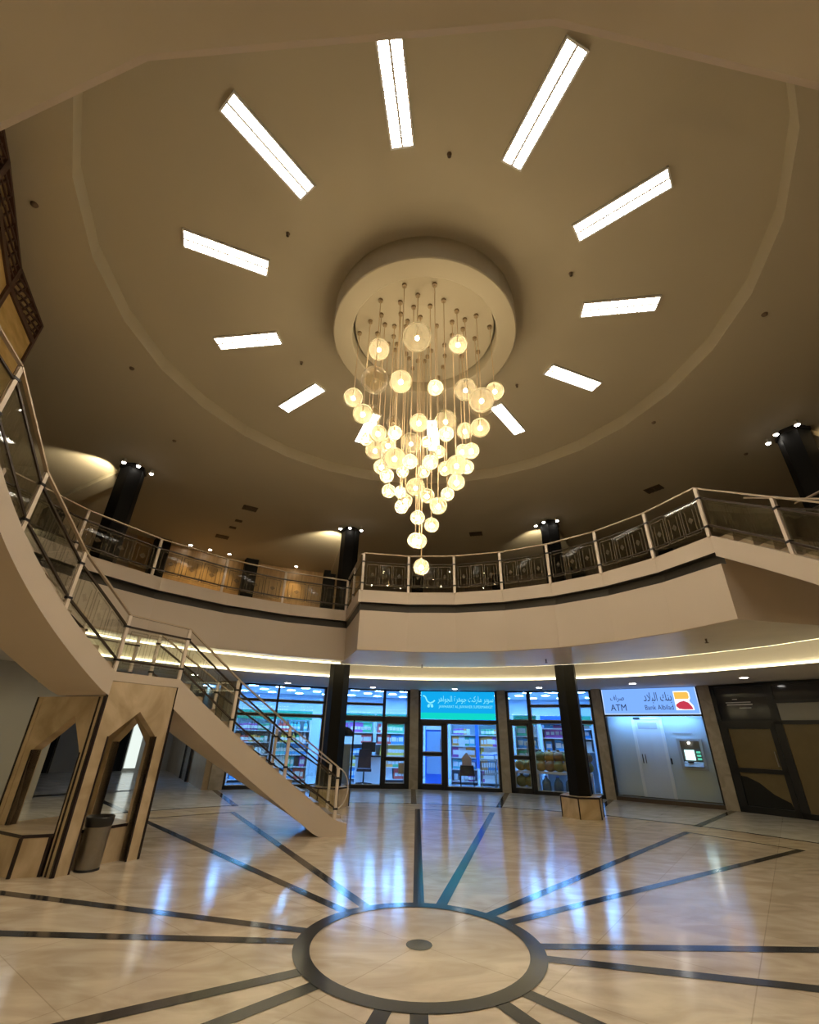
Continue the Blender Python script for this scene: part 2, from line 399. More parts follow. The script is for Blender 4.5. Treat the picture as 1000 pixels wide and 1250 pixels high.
def spot_fix(pos, label):
    t = thing('spotlight', pos, label, 'spotlight'); p = Vector(pos)
    b = MB(); b.tube(p+Vector((0, 0, .10)), p+Vector((0, 0, .0)), .035, .05, SPB, 12); b.obj('housing', t)
    b = MB(); b.tube(p+Vector((0, 0, .0)), p+Vector((0, 0, -.015)), .043, .035, SPOTE, 12); b.obj('lens', t); return t
def upper_column(a, r, label, where, zt=ZU):
    c = P(r, a, 0); t = thing('column', P(r, a, ZT), label, 'column', kind='thing'); M = Matrix.Translation(c)
    b = MB(); b.prism(hexpoly(.27, 243 if a < 100 else a+180+20), ZT, zt-.12, COLB, M); b.obj('shaft', t)
    b = MB(); b.prism(hexpoly(.30, 243 if a < 100 else a+180+20), zt-.12, zt-.06, BLACK, M); b.prism(hexpoly(.24, 243), zt-.06, zt, BLACK, M); b.obj('capital', t)
    spots = [(a+180-58, .40, 'left-hand'), (a+180-12, .36, 'front'), (a+180+45, .40, 'right-hand')]
    for sa, rr, w in spots:
        pos = c+P(rr, sa, zt-.12)
        spot_fix(pos, '%s spotlight at the top of the %s' % (w, where))
        bb = MB()
    return c
# gallery columns and the radial ceiling beams behind them
ups = [(16.3, 7.75, 'black gallery column at the right edge beside the stair head', 'right edge column'),
       (59.8, 7.75, 'black gallery column rising behind the glass balcony railing right of centre', 'column right of the chandelier'),
       (104.6, 7.75, 'slim black gallery column at the notch of the balcony', 'column at the balcony notch'),
       (148.6, 7.95, 'wide black gallery column beyond the upper stair flight', 'column beyond the upper stair flight')]
for a, r, lab, wh in ups:
    c = upper_column(a, r, lab, wh)
    u = P(1, a); t = Vector((-u.y, u.x, 0)); M = Matrix(((u.x, t.x, 0, 0), (u.y, t.y, 0, 0), (0, 0, 1, 0), (0, 0, 0, 1)))
    b = MB(); b.box((r+.32, -.16, ZU-.13), (12.3, .16, ZU+.01), PAINT, M); struct(b.obj('beam'))
    # the lamp that washes the ceiling next to the beam
    li = bpy.data.lights.new('column_wash', 'SPOT'); li.energy = 35 if a == 59.8 else 80; li.color = (1, .82, .52); li.spot_size = R_(95); li.spot_blend = .6; li.shadow_soft_size = .05
    lo = bpy.data.objects.new('column_wash', li); COL.objects.link(lo)
    if a < 20: t = -t
    pos = P(r+.15, a, ZU-.36)+t*.46; tgt = P(r+1.1, a, ZU)+t*.62
    lo.location = pos; lo.rotation_euler = (tgt-pos).to_track_quat('-Z', 'Y').to_euler()
for rr, ang in ((11.85, 129.7), (11.85, 126.6), (11.85, 123.4), (11.9, 111.7)):
    p = P(rr, ang, ZU); t = thing('downlight', p, {129.7: 'first wall downlight over the wood panelled gallery wall, beside the far left pilaster', 126.6: 'middle one of the three close downlights over the wood panelled wall', 123.4: 'last of the three close downlights over the wood panelled wall', 111.7: 'single downlight over the gallery wall left of the balcony notch'}[ang], 'downlight')
    b = MB(); b.lathe([(.055, 0), (.075, -.008), (.075, .0)], SPB, 16, p); b.obj('bezel', t)
    b = MB(); b.tube(p, p+Vector((0, 0, -.012)), .05, .05, SPOTE, 16); b.obj('lens', t)
    li = bpy.data.lights.new('wall_wash', 'SPOT'); li.energy = 60; li.color = (1, .72, .36); li.spot_size = R_(80); li.spot_blend = .8; li.shadow_soft_size = .04
    lo = bpy.data.objects.new('wall_wash', li); COL.objects.link(lo); lo.location = p+Vector((0, 0, -.03))

# ------------------------------------------------------------------ ceiling troffers
def troffer():
    t = thing('ceiling_light', (0, 0, ZC), 'x', 'ceiling light', 'fluorescent lights around the chandelier')
    x0, x1, w = 2.43, 3.50, .115
    b = MB()
    for lo, hi in (((x0-.02, -w-.02, ZC-.035), (x1+.02, -w, ZC)), ((x0-.02, w, ZC-.035), (x1+.02, w+.02, ZC)), ((x0-.02, -w, ZC-.035), (x0, w, ZC)), ((x1, -w, ZC-.035), (x1+.02, w, ZC))): b.box(lo, hi, LOUV)
    b.obj('frame', t)
    b = MB(); b.box((x0, -w, ZC-.012), (x1, w, ZC-.004), TROF); b.obj('diffuser', t)
    b = MB(); n = 26
    for i in range(1, n): x = x0+(x1-x0)*i/n; b.box((x-.002, -w, ZC-.034), (x+.002, w, ZC-.014), LOUV)
    b.box((x0, -.012, ZC-.036), (x1, .012, ZC-.014), LOUV)
    b.obj('louvre', t); return t
t0 = troffer(); t0.location = (0, 0, ZC)
clock = {84: 'long fluorescent light partly hidden straight behind the chandelier globes', 52: 'fluorescent light just right of the chandelier globes, beyond the drum', 22: 'short looking fluorescent light on the far right, between drum and coffer edge',
         -8: 'nearly level fluorescent light directly right of the chandelier drum', -38: 'slanting fluorescent light at upper right of the chandelier drum', -68: 'fluorescent light at top right cut by the near balcony edge, tilted right',
         -98: 'upright fluorescent light at the top cut by the near balcony edge', -128: 'long slanting fluorescent light at upper left of the ceiling', 202: 'fluorescent light at left, sloping gently toward the chandelier drum',
         172: 'nearly level fluorescent light directly left of the chandelier drum', 142: 'short looking fluorescent light at lower left, rising toward the drum', 112: 'fluorescent light just left of the chandelier globes, mostly hidden by them'}
for i, (a, lab) in enumerate(clock.items()):
    o = t0 if i == 0 else dup(t0, (0, 0, ZC), label=lab)
    o['label'] = lab; o.rotation_euler = (0, 0, R_(a))

# ------------------------------------------------------------------ chandelier
CH = thing('chandelier', (0, 0, ZC), 'large cone shaped cluster chandelier of glowing glass globes hanging from a round drum', 'chandelier')
b = MB(); b.lathe([(1.40, ZC), (1.40, 7.06), (1.385, 7.045), (1.125, 7.045), (1.11, 7.06), (1.11, ZC-.02)], PAINT, 64, smooth=False); b.obj('drum', CH)
b = MB(); b.tube((0, 0, 7.24), (0, 0, 7.30), 1.075, 1.075, PAINT, 64); b.obj('canopy_plate', CH)
BALLS = [(-0.117, -0.7, 6.395, 0.192, 1), (-0.656, -0.35, 6.524, 0.152, 1), (-0.655, -0.6, 5.714, 0.179, 0), (-0.31, -0.85, 5.471, 0.137, 1), (-1.014, 0.0, 5.93, 0.138, 1), (0.464, -0.45, 6.548, 0.13, 1), (0.112, -0.875, 5.362, 0.095, 1), (0.592, -0.125, 6.013, 0.159, 1), (0.997, -0.175, 5.956, 0.129, 1), (0.762, -0.375, 5.616, 0.164, 1), (0.895, 0.325, 6.114, 0.175, 0), (-0.827, -0.225, 5.461, 0.135, 1), (-0.733, 0.0, 5.64, 0.139, 0), (-0.609, -0.175, 5.182, 0.116, 1), (-0.811, 0.275, 5.4, 0.101, 1), (-0.701, 0.525, 5.388, 0.147, 1), (-0.48, 0.05, 5.15, 0.107, 1), (-0.43, 0.2, 5.653, 0.105, 0), (-0.369, -0.575, 4.898, 0.09, 1), (-0.168, 0.725, 5.671, 0.166, 1), (-0.071, -0.325, 5.257, 0.122, 1), (0.063, 0.225, 5.347, 0.089, 1), (-0.365, -0.375, 4.662, 0.136, 1), (-0.174, -0.5, 4.539, 0.093, 1), (-0.57, 0.2, 4.893, 0.107, 1), (-0.465, -0.15, 4.542, 0.09, 1), (-0.277, 0.4, 4.944, 0.087, 1), (0.029, 0.55, 5.053, 0.096, 1), (0.067, -0.525, 4.515, 0.094, 1), (-0.458, 0.325, 4.583, 0.097, 1), (-0.289, -0.15, 4.313, 0.076, 1), (-0.085, 0.55, 4.78, 0.139, 1), (-0.232, 0.5, 4.532, 0.107, 1), (-0.264, -0.25, 4.049, 0.083, 1), (0.073, 0.45, 4.593, 0.105, 1), (-0.065, -0.025, 4.022, 0.09, 1), (0.128, 0.325, 4.088, 0.1, 1), (-0.091, -0.175, 3.651, 0.091, 1), (-0.033, 0.275, 3.831, 0.101, 1), (-0.008, 0.125, 3.429, 0.098, 1), (0.185, -0.175, 4.117, 0.108, 1), (0.358, 0.425, 4.611, 0.096, 1), (0.438, 0.0, 4.56, 0.111, 1), (0.331, 0.2, 5.705, 0.163, 1), (0.256, -0.625, 4.864, 0.095, 1), (0.638, 0.425, 5.705, 0.126, 1), (0.8, 0.05, 5.486, 0.135, 1), (0.602, -0.3, 4.852, 0.103, 1), (0.573, 0.275, 5.232, 0.105, 1), (0.415, -0.25, 4.66, 0.13, 1), (0.604, 0.15, 4.893, 0.099, 1), (0.348, 0.675, 5.188, 0.111, 1), (0.286, 0.925, 5.66, 0.105, 1)]
for x, y, zz, r, lit in BALLS:
    b = MB(); b.sphere((x, y, zz), r, SHELL if lit else SHELLC, 28, 18); g = b.obj('globe', CH)
    if not lit: g['label'] = 'clear unlit glass globe'
    b = MB(); b.sphere((x, y, zz-.1*r), .025 if lit else .02, BULB if lit else BULBOFF, 12, 8); b.obj('bulb', g)
    b = MB(); b.tube((x, y, zz+.03), (x, y, zz+r+.02), .012, .014, CAP, 8); b.obj('socket', g)
    b = MB(); b.tube((x, y, zz+r+.02), (x, y, 7.25), .0055, .0055, CORD, 6); b.obj('cord', g)
    b = MB(); b.tube((x, y, 7.205), (x, y, 7.245), .034, .034, CAP, 12); b.obj('ceiling_cap', g)

# ------------------------------------------------------------------ railings
def railing(name, pts, label, h=ZR, etched=True, thin=False, last=True, first=True, up2=.20, low2=.15, dark=True):
    """pts: foot points; posts stand on them, glass and bars run between"""
    c = sum(pts, Vector())/len(pts)
    t = thing(name, Vector((c.x, c.y, min(p.z for p in pts))), label, 'railing')
    Z = Vector((0, 0, 1))
    b = MB()
    for p, q in zip(pts, pts[1:]): b.bar(p+Z*h, q+Z*h, .045, .022, BRASSR)
    b.obj('top_rail', t)
    bw = .012 if thin else .026
    for nm, zz in (('upper_bar', h-up2), ('lower_bar', low2)):
        b = MB()
        for p, q in zip(pts, pts[1:]): b.bar(p+Z*zz, q+Z*zz, bw, bw, BRONZE)
        b.obj(nm, t)
    for k, p in enumerate(pts):
        if (k == 0 and not first) or (k == len(pts)-1 and not last): continue
        d = (pts[min(k+1, len(pts)-1)]-pts[max(k-1, 0)]); d.z = 0; d.normalize()
        n = Vector((-d.y, d.x, 0))
        b = MB(); b.bar(p-Z*.02+n*.012, p+Z*(h-.01)+n*.012, .05, .012, CREAM, n); b.bar(p-Z*.02-n*.012, p+Z*(h-.01)-n*.012, .05, .012, CREAM, n); po = b.obj('post', t)
        for zz in (h-up2, low2):
            b = MB(); b.bar(p+Z*zz-d*.04, p+Z*zz+d*.04, .05, .03, BLACK); b.obj('clamp', po)
    for p, q in zip(pts, pts[1:]):
        if (q-p).length < .25: continue
        d = q-p; dh = Vector((d.x, d.y, 0)).normalized(); n = Vector((-dh.y, dh.x, 0))*.005
        e = .045/d.length; z0, z1 = low2-.10, h-up2-.0
        f = lambda s, tt: p+d*(e+s*(1-2*e))+Z*(z0+tt*(z1-z0))
        b = MB(); cs = [f(0, 0), f(1, 0), f(1, 1), f(0, 1)]
        b.hexa([cs[0]-n, cs[1]-n, cs[1]+n, cs[0]+n, cs[3]-n, cs[2]-n, cs[2]+n, cs[3]+n], RAILG)
        if etched:
            ETC = ETCH if name == 'balcony_railing' else ETCHF
            m = n*1.25; w = .016
            for k in range(3):
                s0, s1 = .04+k*.32, .04+k*.32+.28
                for ins, ty in ((0, .1),):
                    a_, b_, t0_, t1_ = s0+ins, s1-ins, ty, 1-ty
                    cc = [f(a_, t0_), f(b_, t0_), f(b_, t1_), f(a_, t1_)]
                    for i in range(4): b.bar(cc[i]+m, cc[(i+1) % 4]+m, w, .003, ETC, n)
                mid = (s0+s1)/2
                for s_ in (mid-.075, mid+.075): b.bar(f(s_, .2)+m, f(s_, .8)+m, w*.7, .003, ETC, n)
                dia = [f(mid, .40), f(mid+.05, .5), f(mid, .60), f(mid-.05, .5)]
                b.add([q_+m for q_ in dia], [(0, 1, 2, 3)], ETC)
        b.obj('glass_panel', t)
    return t
V = [A0+ST*k for k in range(8)]
fp = [P(4.555, a, ZT) for a in V]
railing('balcony_railing', fp, 'curved glass balcony railing with cream posts across the far side', h=.84, thin=True)
na = A0+90
railing('balcony_railing', [P(4.62, na+.4, ZT), P(5.6, na+.4, ZT), P(6.55, na+.4, ZT)], 'short glass railing on the side of the balcony notch', h=.84, thin=True, first=False, etched=False, last=False)
railing('balcony_railing', [P(6.58, a, ZT) for a in (na+.6, 119.4, 132.0, 145.2, 158.3, 171.5)], 'recessed glass gallery railing at left before the wood panelled wall', h=.80, thin=False, last=True)
railing('balcony_railing', [P(4.75, a, ZT) for a in (194.8, 201.6, 214.0, 226.5)], 'near gallery railing in the upper left corner beside the wooden lattice screen', h=.84, etched=False, first=False)
railing('balcony_railing', [P(6.58, a, ZT) for a in (A0-.6, 2, -11, -24)], 'recessed gallery railing behind the right stair head at the right edge', h=.84, thin=True, first=False)

# ------------------------------------------------------------------ staircases
def staircase(off, label, top, ztop, full_=True):
    RI, RO = 4.55, 5.55
    f0, l0, l1 = 104.5+off, 145.7+off, 159.0+off
    ZL = 2.31
    def zp(a):                      # top edge of the stringer
        if a <= f0+2.6: return .18+(a-f0)*.02
        if a <= l0: return .232+(a-f0-2.6)*(ZL-.232)/(l0-f0-2.6)
        if a <= l1: return ZL
        return ZL+(a-l1)*(ztop-ZL)/(top-l1)
    def zb(a):
        if a <= l0: return max(0.0, zp(a)-.43) if a < l0-1e-6 else ZL-.43
        if a <= l1: return 2.0
        return zp(a)-.33
    t = thing('staircase', P(5, l0, 0), label, 'staircase')
    def run(a0, a1, n): return [a0+(a1-a0)*i/n for i in range(n+1)]
    for nm, a0, a1, n in (('lower_flight', f0, l0, 28), ('upper_flight', l1, top, 28)):
        an = run(a0, a1, n); b = MB()
        b.sweep(an, [(RI, zb), (RI, zp), (RI+.10, zp), (RI+.10, lambda a: max(0, zp(a)-.20)), (RO-.1, lambda a: max(0, zp(a)-.20)), (RO-.1, zp), (RO, zp), (RO, zb)],
                [FASCIA, FASCIA, FASCIA, FASCIA, FASCIA, FASCIA, FASCIA, FASCIA], faceted=False)
        st = b.obj('stringer', t)
        ns = 13 if nm == 'lower_flight' else 12
        for k in range(ns):
            s0 = a0+(a1-a0)*k/ns; s1 = a0+(a1-a0)*(k+1)/ns
            zt = (0 if nm == 'lower_flight' else ZL)+((ZL if nm == 'lower_flight' else ztop-ZL)*(k+1)/ns)-.04
            b = MB(); b.sweep([s0, (s0+s1)/2, s1], [(RI+.1, zt-.2 if k else max(0, zt-.2)), (RO-.1, zt-.2 if k else max(0, zt-.2)), (RO-.1, zt), (RI+.1, zt)], [STEP], faceted=False); b.obj('step', t)
    b = MB(); RO2 = 6.12
    b.sweep(run(l0, l1, 6), [(RI, 2.0 if not full_ else 2.19), (RI, ZL), (RO2, ZL), (RO2, 2.0 if not full_ else 2.19)], [FASCIA], faceted=False); b.obj('landing', t)
    return t, zp, (f0, l0, l1, top, RI, RO)
stL, zpL, pL = staircase(0, 'left curving staircase descending past the marble kiosk to the shop walk', 201.2, 4.40)
stR, zpR, pR = staircase(-184.7, 'right curving staircase whose head leaves the balcony corner at the right edge', 14.6, 4.40, False)
posts = [107.2, 119.2, 132.6, 145.7, 158.9, 171.6, 184.3, 194.0]
RA = railing('stair_railing', [P(4.60, a, zpL(a)) for a in posts[:-1]]+[P(4.75, 194.6, ZT+.03)], 'inner glass railing along the left stairs facing the hall', h=.80, etched=True, up2=.17, low2=.16)
b = MB(); q = P(4.75, 194.6); b.bar(q+Vector((0, 0, zpL(194.6)-.15)), q+Vector((0, 0, ZT+.05)), .05, .03, CREAM, Vector((q.x, q.y, 0)).normalized()); b.obj('post', RA)
railing('stair_railing', [P(5.50, a, zpL(a)) for a in posts[:4]], 'outer railing of the lower left flight seen behind the inner one', h=.80, etched=False, up2=.17, low2=.16)
railing('stair_railing', [P(6.05, a, 2.31) for a in (146.5, 158.6)], 'landing railing at the back of the stair landing over the marble kiosk', h=.80, etched=False, up2=.17, low2=.16)
railing('stair_railing', [P(5.50, a, zpL(a)) for a in posts[4:]], 'outer railing of the upper left flight seen behind the inner one', h=.80, etched=False, up2=.17, low2=.16)
NW = thing('stair_newel_scroll', P(5.5, 105.6, .2), 'curled metal scroll beside the newel post at the stair foot', 'scroll')
b = MB(); c0 = P(5.5, 106.2, .62); t0_ = (P(5.5, 100)-P(5.5, 106)).normalized()
b.path([c0+t0_*(.02+.26*math.sin(k*.26))+Vector((0, 0, .36*math.cos(k*.26))) for k in range(13)], .012, CREAM); b.obj('scroll_bar', NW)
pr = [14.4, .9, -11.9, -24]
railing('stair_railing', [P(4.58, a, zpR(a)+(.02 if a > 14 else 0)) for a in pr], 'inner glass railing of the right stair head leaving the balcony corner', h=.80, first=False, up2=.17, low2=.16)
railing('stair_railing', [P(5.50, a, zpR(a)) for a in pr], 'outer railing of the right stair head at the right edge', h=.80, etched=False, first=False, up2=.17, low2=.16)

# ------------------------------------------------------------------ marble arch kiosk under the landing
A, B_, C_, D_ = P(4.57, 159.3), P(4.57, 145.5), P(6.1, 146.3), P(6.1, 158.3)
kc = (A+B_+C_+D_)/4
KI = thing('marble_kiosk', Vector((kc.x, kc.y, 0)), 'golden marble kiosk with pointed arches standing under the stair landing', 'kiosk')
def arch_panel(p0, p1, h, u0, u1, zj, ua, za, th=.13, trim=True):
    """a wall with a pointed opening; p0 to p1 seen from outside left to right"""
    W = (p1-p0).length; u = (p1-p0)/W; n = Vector((u.y, -u.x, 0))
    if n.dot(p0-kc) < 0: n = -n
    M = Matrix(((u.x, n.x, 0, p0.x), (u.y, n.y, 0, p0.y), (0, 0, 1, 0), (0, 0, 0, 1)))
    b = MB()
    quads = [[(0, 0), (u0, 0), (u0, zj), (0, zj)], [(u1, 0), (W, 0), (W, zj), (u1, zj)],
             [(0, zj), (u0, zj), (ua, za), (ua, h), (0, h)], [(u1, zj), (W, zj), (W, h), (ua, h), (ua, za)]]
    for q in quads:
        k = len(q); vs = [M @ Vector((x, 0, zz)) for x, zz in q]+[M @ Vector((x, -th, zz)) for x, zz in q]
        b.add(vs, [tuple(range(k)), tuple(range(k, 2*k))[::-1]]+[(i, k+i, k+(i+1) % k, (i+1) % k) for i in range(k)], PAV)
    o = b.obj('arch_panel', KI)
    if trim:
        global KM
        KM = (M, W)
        for x, w_, d0_, d1_, h_ in ((.0, .028, -.01, .012, h), (W-.028, .028, -.01, .012, h), (u0-.022, .022, -.12, .006, zj), (u1, .022, -.12, .006, zj)):
            b = MB(); b.box((x, d0_, 0), (x+w_, d1_, h_), TRIM, M); b.obj('dark_trim', o)
    return M, W
arch_panel(A, B_, 2.185, .20, .90, 1.495, .56, 1.815)
arch_panel(D_, A, 1.99, .30, 1.34, 1.30, 1.0, 1.74)
Mk, Wk = KM
b = MB(); b.box((Wk-.125, -.005, 0), (Wk-.10, .01, 1.98), TRIM, Mk); b.obj('dark_trim', KI)
W3 = (C_-B_).length; arch_panel(B_, C_, 1.99, .3, W3-.3, 1.4, W3/2, 1.75)
W4 = (D_-C_).length; arch_panel(C_, D_, 1.99, .22, W4-.22, 1.45, W4/2, 1.78)
# second corner piers set back, bench block and its dark edge
b = MB()
def shrink(p, k): return Vector((kc.x+(p.x-kc.x)*k, kc.y+(p.y-kc.y)*k, 0))
uA = (D_-A).normalized(); nl = Vector((-uA.y, uA.x, 0))
if nl.dot(A-kc) < 0: nl = -nl
e0 = A+uA*.28+nl*.0; bench = [shrink(B_, .80), shrink(C_, .86), shrink(D_, .86), D_+nl*.20-uA*.2, A+uA*.40+nl*.24, A+uA*.20+nl*.02, shrink(A, .80)]
poly = [(p.x, p.y) for p in bench]
b.prism(poly, 0, .385, PAV); bo = b.obj('bench', KI)
b = MB(); c0 = sum(bench, Vector())/len(bench)
b.prism([(c0.x+(x-c0.x)*1.01, c0.y+(y-c0.y)*1.01) for x, y in poly], .385, .42, TRIM, None, PAV)
for q in bench[3:6]: b.bar(q, q+Vector((0, 0, .385)), .035, .035, TRIM)
b.obj('bench_trim', bo)
b = MB(); b.prism([(p.x, p.y) for p in (shrink(A, .97), shrink(B_, .97), shrink(C_, .97), shrink(D_, .97))], 1.93, 1.985, PAV); b.obj('roof_slab', KI)
# waste bin in the front opening
bc = Vector((-4.105, 2.0, 0))
BIN = thing('waste_bin', bc, 'steel waste bin with black rim standing in the kiosk front arch', 'bin')
b = MB(); b.lathe([(0, .01), (.125, .01), (.135, .02), (.15, .46), (.15, .47)], STEEL, 28, bc); b.obj('body', BIN)
b = MB(); b.lathe([(.15, .46), (.158, .47), (.165, .56), (.155, .57), (.13, .54), (.03, .50), (0, .50)], BLACK, 28, bc); b.obj('lid', BIN)
b = MB(); b.lathe([(.128, 0), (.14, 0), (.14, .022), (.128, .022)], BLACK, 28, bc); b.obj('base', BIN)

# ------------------------------------------------------------------ shop fronts
def frontbars(F, bars, parent, d0=-.04, d1=.03, name='frame'):
    b = MB()
    for u0, u1, z0, z1 in bars: b.box((u0, d0, z0), (u1, d1, z1), FRAME, F.M)
    return b.obj(name, parent)
EDGE = pbr('white_edging', (.8, .82, .84), .4)
def pane(F, u0, u1, z0, z1, parent, mat=SHOPG, edge=True):
    b = MB(); b.box((u0, -.012, z0), (u1, -.004, z1), mat, F.M)
    if edge:
        e = .022
        for q in ((u0, u0+e, z0, z1), (u1-e, u1, z0, z1), (u0, u1, z0, z0+e), (u0, u1, z1-e, z1)): b.box((q[0], -.034, q[2]), (q[1], -.030, q[3]), EDGE, F.M)
    return b.obj('glass_pane', parent)
def panes(F, ps, parent, mat=SHOPG):
    for q in ps: pane(F, *q, parent, mat)
def leaf(F, u0, u1, z0, z1, zm, parent, w=.07, glass=SHOPG, hside=1, glass2=None):
    b = MB()
    for q in ((u0, u0+w, z0, z1), (u1-w, u1, z0, z1), (u0, u1, z0, z0+.13), (u0, u1, z1-w, z1), (u0, u1, zm-.05, zm+.05)): b.box((q[0], -.03, q[2]), (q[1], .045, q[3]), FRAME, F.M)
    d = b.obj('door', parent)
    pane(F, u0+w, u1-w, zm+.05, z1-w, d, glass, glass is SHOPG); pane(F, u0+w, u1-w, z0+.13, zm-.05, d, glass2 or glass, glass is SHOPG)
    b = MB(); hu = u1-w-.04 if hside > 0 else u0+w+.04
    b.box((hu-.012, .045, zm+.12), (hu+.012, .085, zm+.45), STEEL, F.M); b.obj('handle', d)
    return d
HT = 3.03
def bay(i): return Frame(P(RW, PA[2*i+1]), P(RW, PA[2*i+2]))
FR = [bay(i) for i in range(5)]
# bay 0 (behind the stairs)
F = FR[0]; W = F.W; t = thing('shopfront', F.p, 'glazed shopfront seen behind the lower stair flight, three stacked panes', 'shopfront')
frontbars(F, [(0, .06, 0, HT), (W-.07, W, 0, HT), (0, W, 0, .1), (0, W, HT-.06, HT), (.05, W, 2.50, 2.56), (.05, W, 2.06, 2.13), (W*.44-.035, W*.44+.035, 0, HT)], t)
panes(F, [(.06, W*.44, .1, 2.06), (W*.44, W-.07, .1, 2.06), (.06, W*.44, 2.13, 2.5), (W*.44, W-.07, 2.13, 2.5), (.06, W*.44, 2.56, HT), (W*.44, W-.07, 2.56, HT)], t)
# bay 1
F = FR[1]; W = F.W; t = thing('shopfront', F.p, 'glazed shopfront just right of the stair foot, door on its right', 'shopfront')
um = W*.64
frontbars(F, [(0, .07, 0, HT), (W-.09, W, 0, HT), (0, W, 0, .10), (0, W, HT-.06, HT), (0, W, 2.0, 2.14), (um-.05, um+.05, 0, HT), (0, um, 2.50, 2.56), (W*.24-.03, W*.24+.03, .1, 2.0)], t)
panes(F, [(.07, W*.24, .1, 2.0), (W*.24, um, .1, 2.0), (.07, um, 2.14, 2.5), (.07, um, 2.56, HT), (um, W-.09, 2.14, HT)], t)
leaf(F, um+.05, W-.09, .02, 2.0, .86, t, hside=-1)
# bay 2 with the lit sign
F = FR[2]; W = F.W; t = thing('shopfront', F.p, 'glazed shopfront under the turquoise lit sign, door on its left', 'shopfront')
ud = W*.335
frontbars(F, [(0, .08, 0, HT), (W-.08, W, 0, HT), (0, W, 0, .10), (0, W, HT-.04, HT), (0, W, 1.97, 2.09), (ud-.05, ud+.07, 0, 2.0)], t)
panes(F, [(ud+.07, W-.08, .1, 1.97)], t)
leaf(F, .08, ud-.05, .02, 1.97, 1.03, t)
SG = thing('shop_sign', F.p+F.u*(W/2)+Vector((0, 0, 2.5)), 'turquoise backlit supermarket sign with cart symbol and Arabic lettering', 'sign')
def ramp_sign(name, c1, c2, s):
    m = bpy.data.materials.new(name); N, L = nodes(m); N.remove(N['Principled BSDF'])
    e = N.new('ShaderNodeEmission'); e.inputs[1].default_value = s; e.inputs[0].default_value = (*c1, 1)
    L.new(e.outputs[0], N['Material Output'].inputs[0]); return m
SB = emis('sign_blue', (.004, .27, .58), 1.1); SGN = emis('sign_green', (.004, .46, .39), 1.1); SW = emis('sign_white', (.16, .56, .66), 1.15)
b = MB(); b.box((.09, -.03, 2.10), (W-.09, .045, 2.99), SB, F.M); b.obj('sign_panel', SG)
b = MB(); b.box((.09, .045, 2.10), (W-.09, .05, 2.30), SGN, F.M); b.obj('green_band', SG)
ar = lambda words: ' '.join(''.join(reversed(w)) for w in reversed(words))
SUP = ar(['\uFEB3\uFEEE\uFE91\uFEAE', '\uFEE3\uFE8E\uFEAD\uFEDB\uFE96', '\uFE9F\uFEEE\uFEEB\uFEAE\uFE93', '\uFE8D\uFEDF\uFEA0\uFEEE\uFE8D\uFEEB\uFEAE'])
attach(textmesh(SUP, .27, F.T(W*.60, 2.66, .052), SW, .002, width=W*.70), SG).name = 'arabic_lettering'
attach(textmesh('JAWHARAT AL JAWAHER SUPERMARKET', .125, F.T(W*.60, 2.46, .052), SW, .002, width=W*.68), SG).name = 'latin_lettering'
b = MB(); w0 = .16
pth = [(w0, 2.85), (w0+.08, 2.82), (w0+.15, 2.67), (w0+.25, 2.61), (w0+.35, 2.64), (w0+.42, 2.70)]
for p, q in zip(pth, pth[1:]): b.bar(F.M @ Vector((p[0], .052, p[1])), F.M @ Vector((q[0], .052, q[1])), .045, .006, SW, F.n)
for c in (w0+.20, w0+.32):
    M = F.T(c, 2.51, .05); b.prism([(.045*math.cos(k*.524), .045*math.sin(k*.524)) for k in range(12)], 0, .005, SW, M)
b.bar(F.M @ Vector((w0+.18, .052, 2.56)), F.M @ Vector((w0+.35, .052, 2.56)), .03, .006, SW, F.n)
b.obj('cart_symbol', SG)
# bay 3
F = FR[3]; W = F.W; t = thing('shopfront', F.p, 'glazed shopfront behind the black column, sacks of yellow goods in the window', 'shopfront')
ud = W*.27
frontbars(F, [(0, .08, 0, HT), (W-.07, W, 0, HT), (0, W, 0, .10), (0, W, HT-.05, HT), (0, W, 2.02, 2.11), (ud-.04, ud+.07, 0, HT), (ud, W, 2.52, 2.58), (W*.86-.03, W*.86+.03, 0, 2.0)], t)
panes(F, [(ud+.07, W*.86, .1, 2.02), (W*.86, W-.07, .1, 2.02), (.08, ud, 2.11, HT), (ud+.07, W-.07, 2.11, 2.52), (ud+.07, W-.07, 2.58, HT)], t)
leaf(F, .08, ud-.04, .02, 2.02, 1.0, t)

# supermarket interior shell
b = MB(); n0, n1 = 60.6, 119.3; an = [n0+(n1-n0)*i/20 for i in range(21)]
b.sweep(an, [(16.6, 0), (16.8, 0), (16.8, 3.2), (16.6, 3.2)], [SHOPW], faceted=False); struct(b.obj('wall_shop'))
vwall('wall_shop', P(12.4, 60.3), P(16.7, 60.5), 3.2, SHOPW, -.12); vwall('wall_shop', P(12.4, 119.2), P(16.7, 119.4), 3.2, SHOPW, .12)
b = MB(); b.sweep(an, [(12.3, 3.05), (16.8, 3.05), (16.8, 3.2), (12.3, 3.2)], [WHITE], faceted=False); struct(b.obj('ceiling_shop'))
SHF = pbr('shop_floor_tile', (.55, .62, .70), .15)
b = MB(); b.sweep(an, [(12.2, .002), (16.6, .002), (16.6, .006), (12.2, .006)], [SHF], faceted=False); struct(b.obj('floor_shop'))
lamp0 = None; k = 0
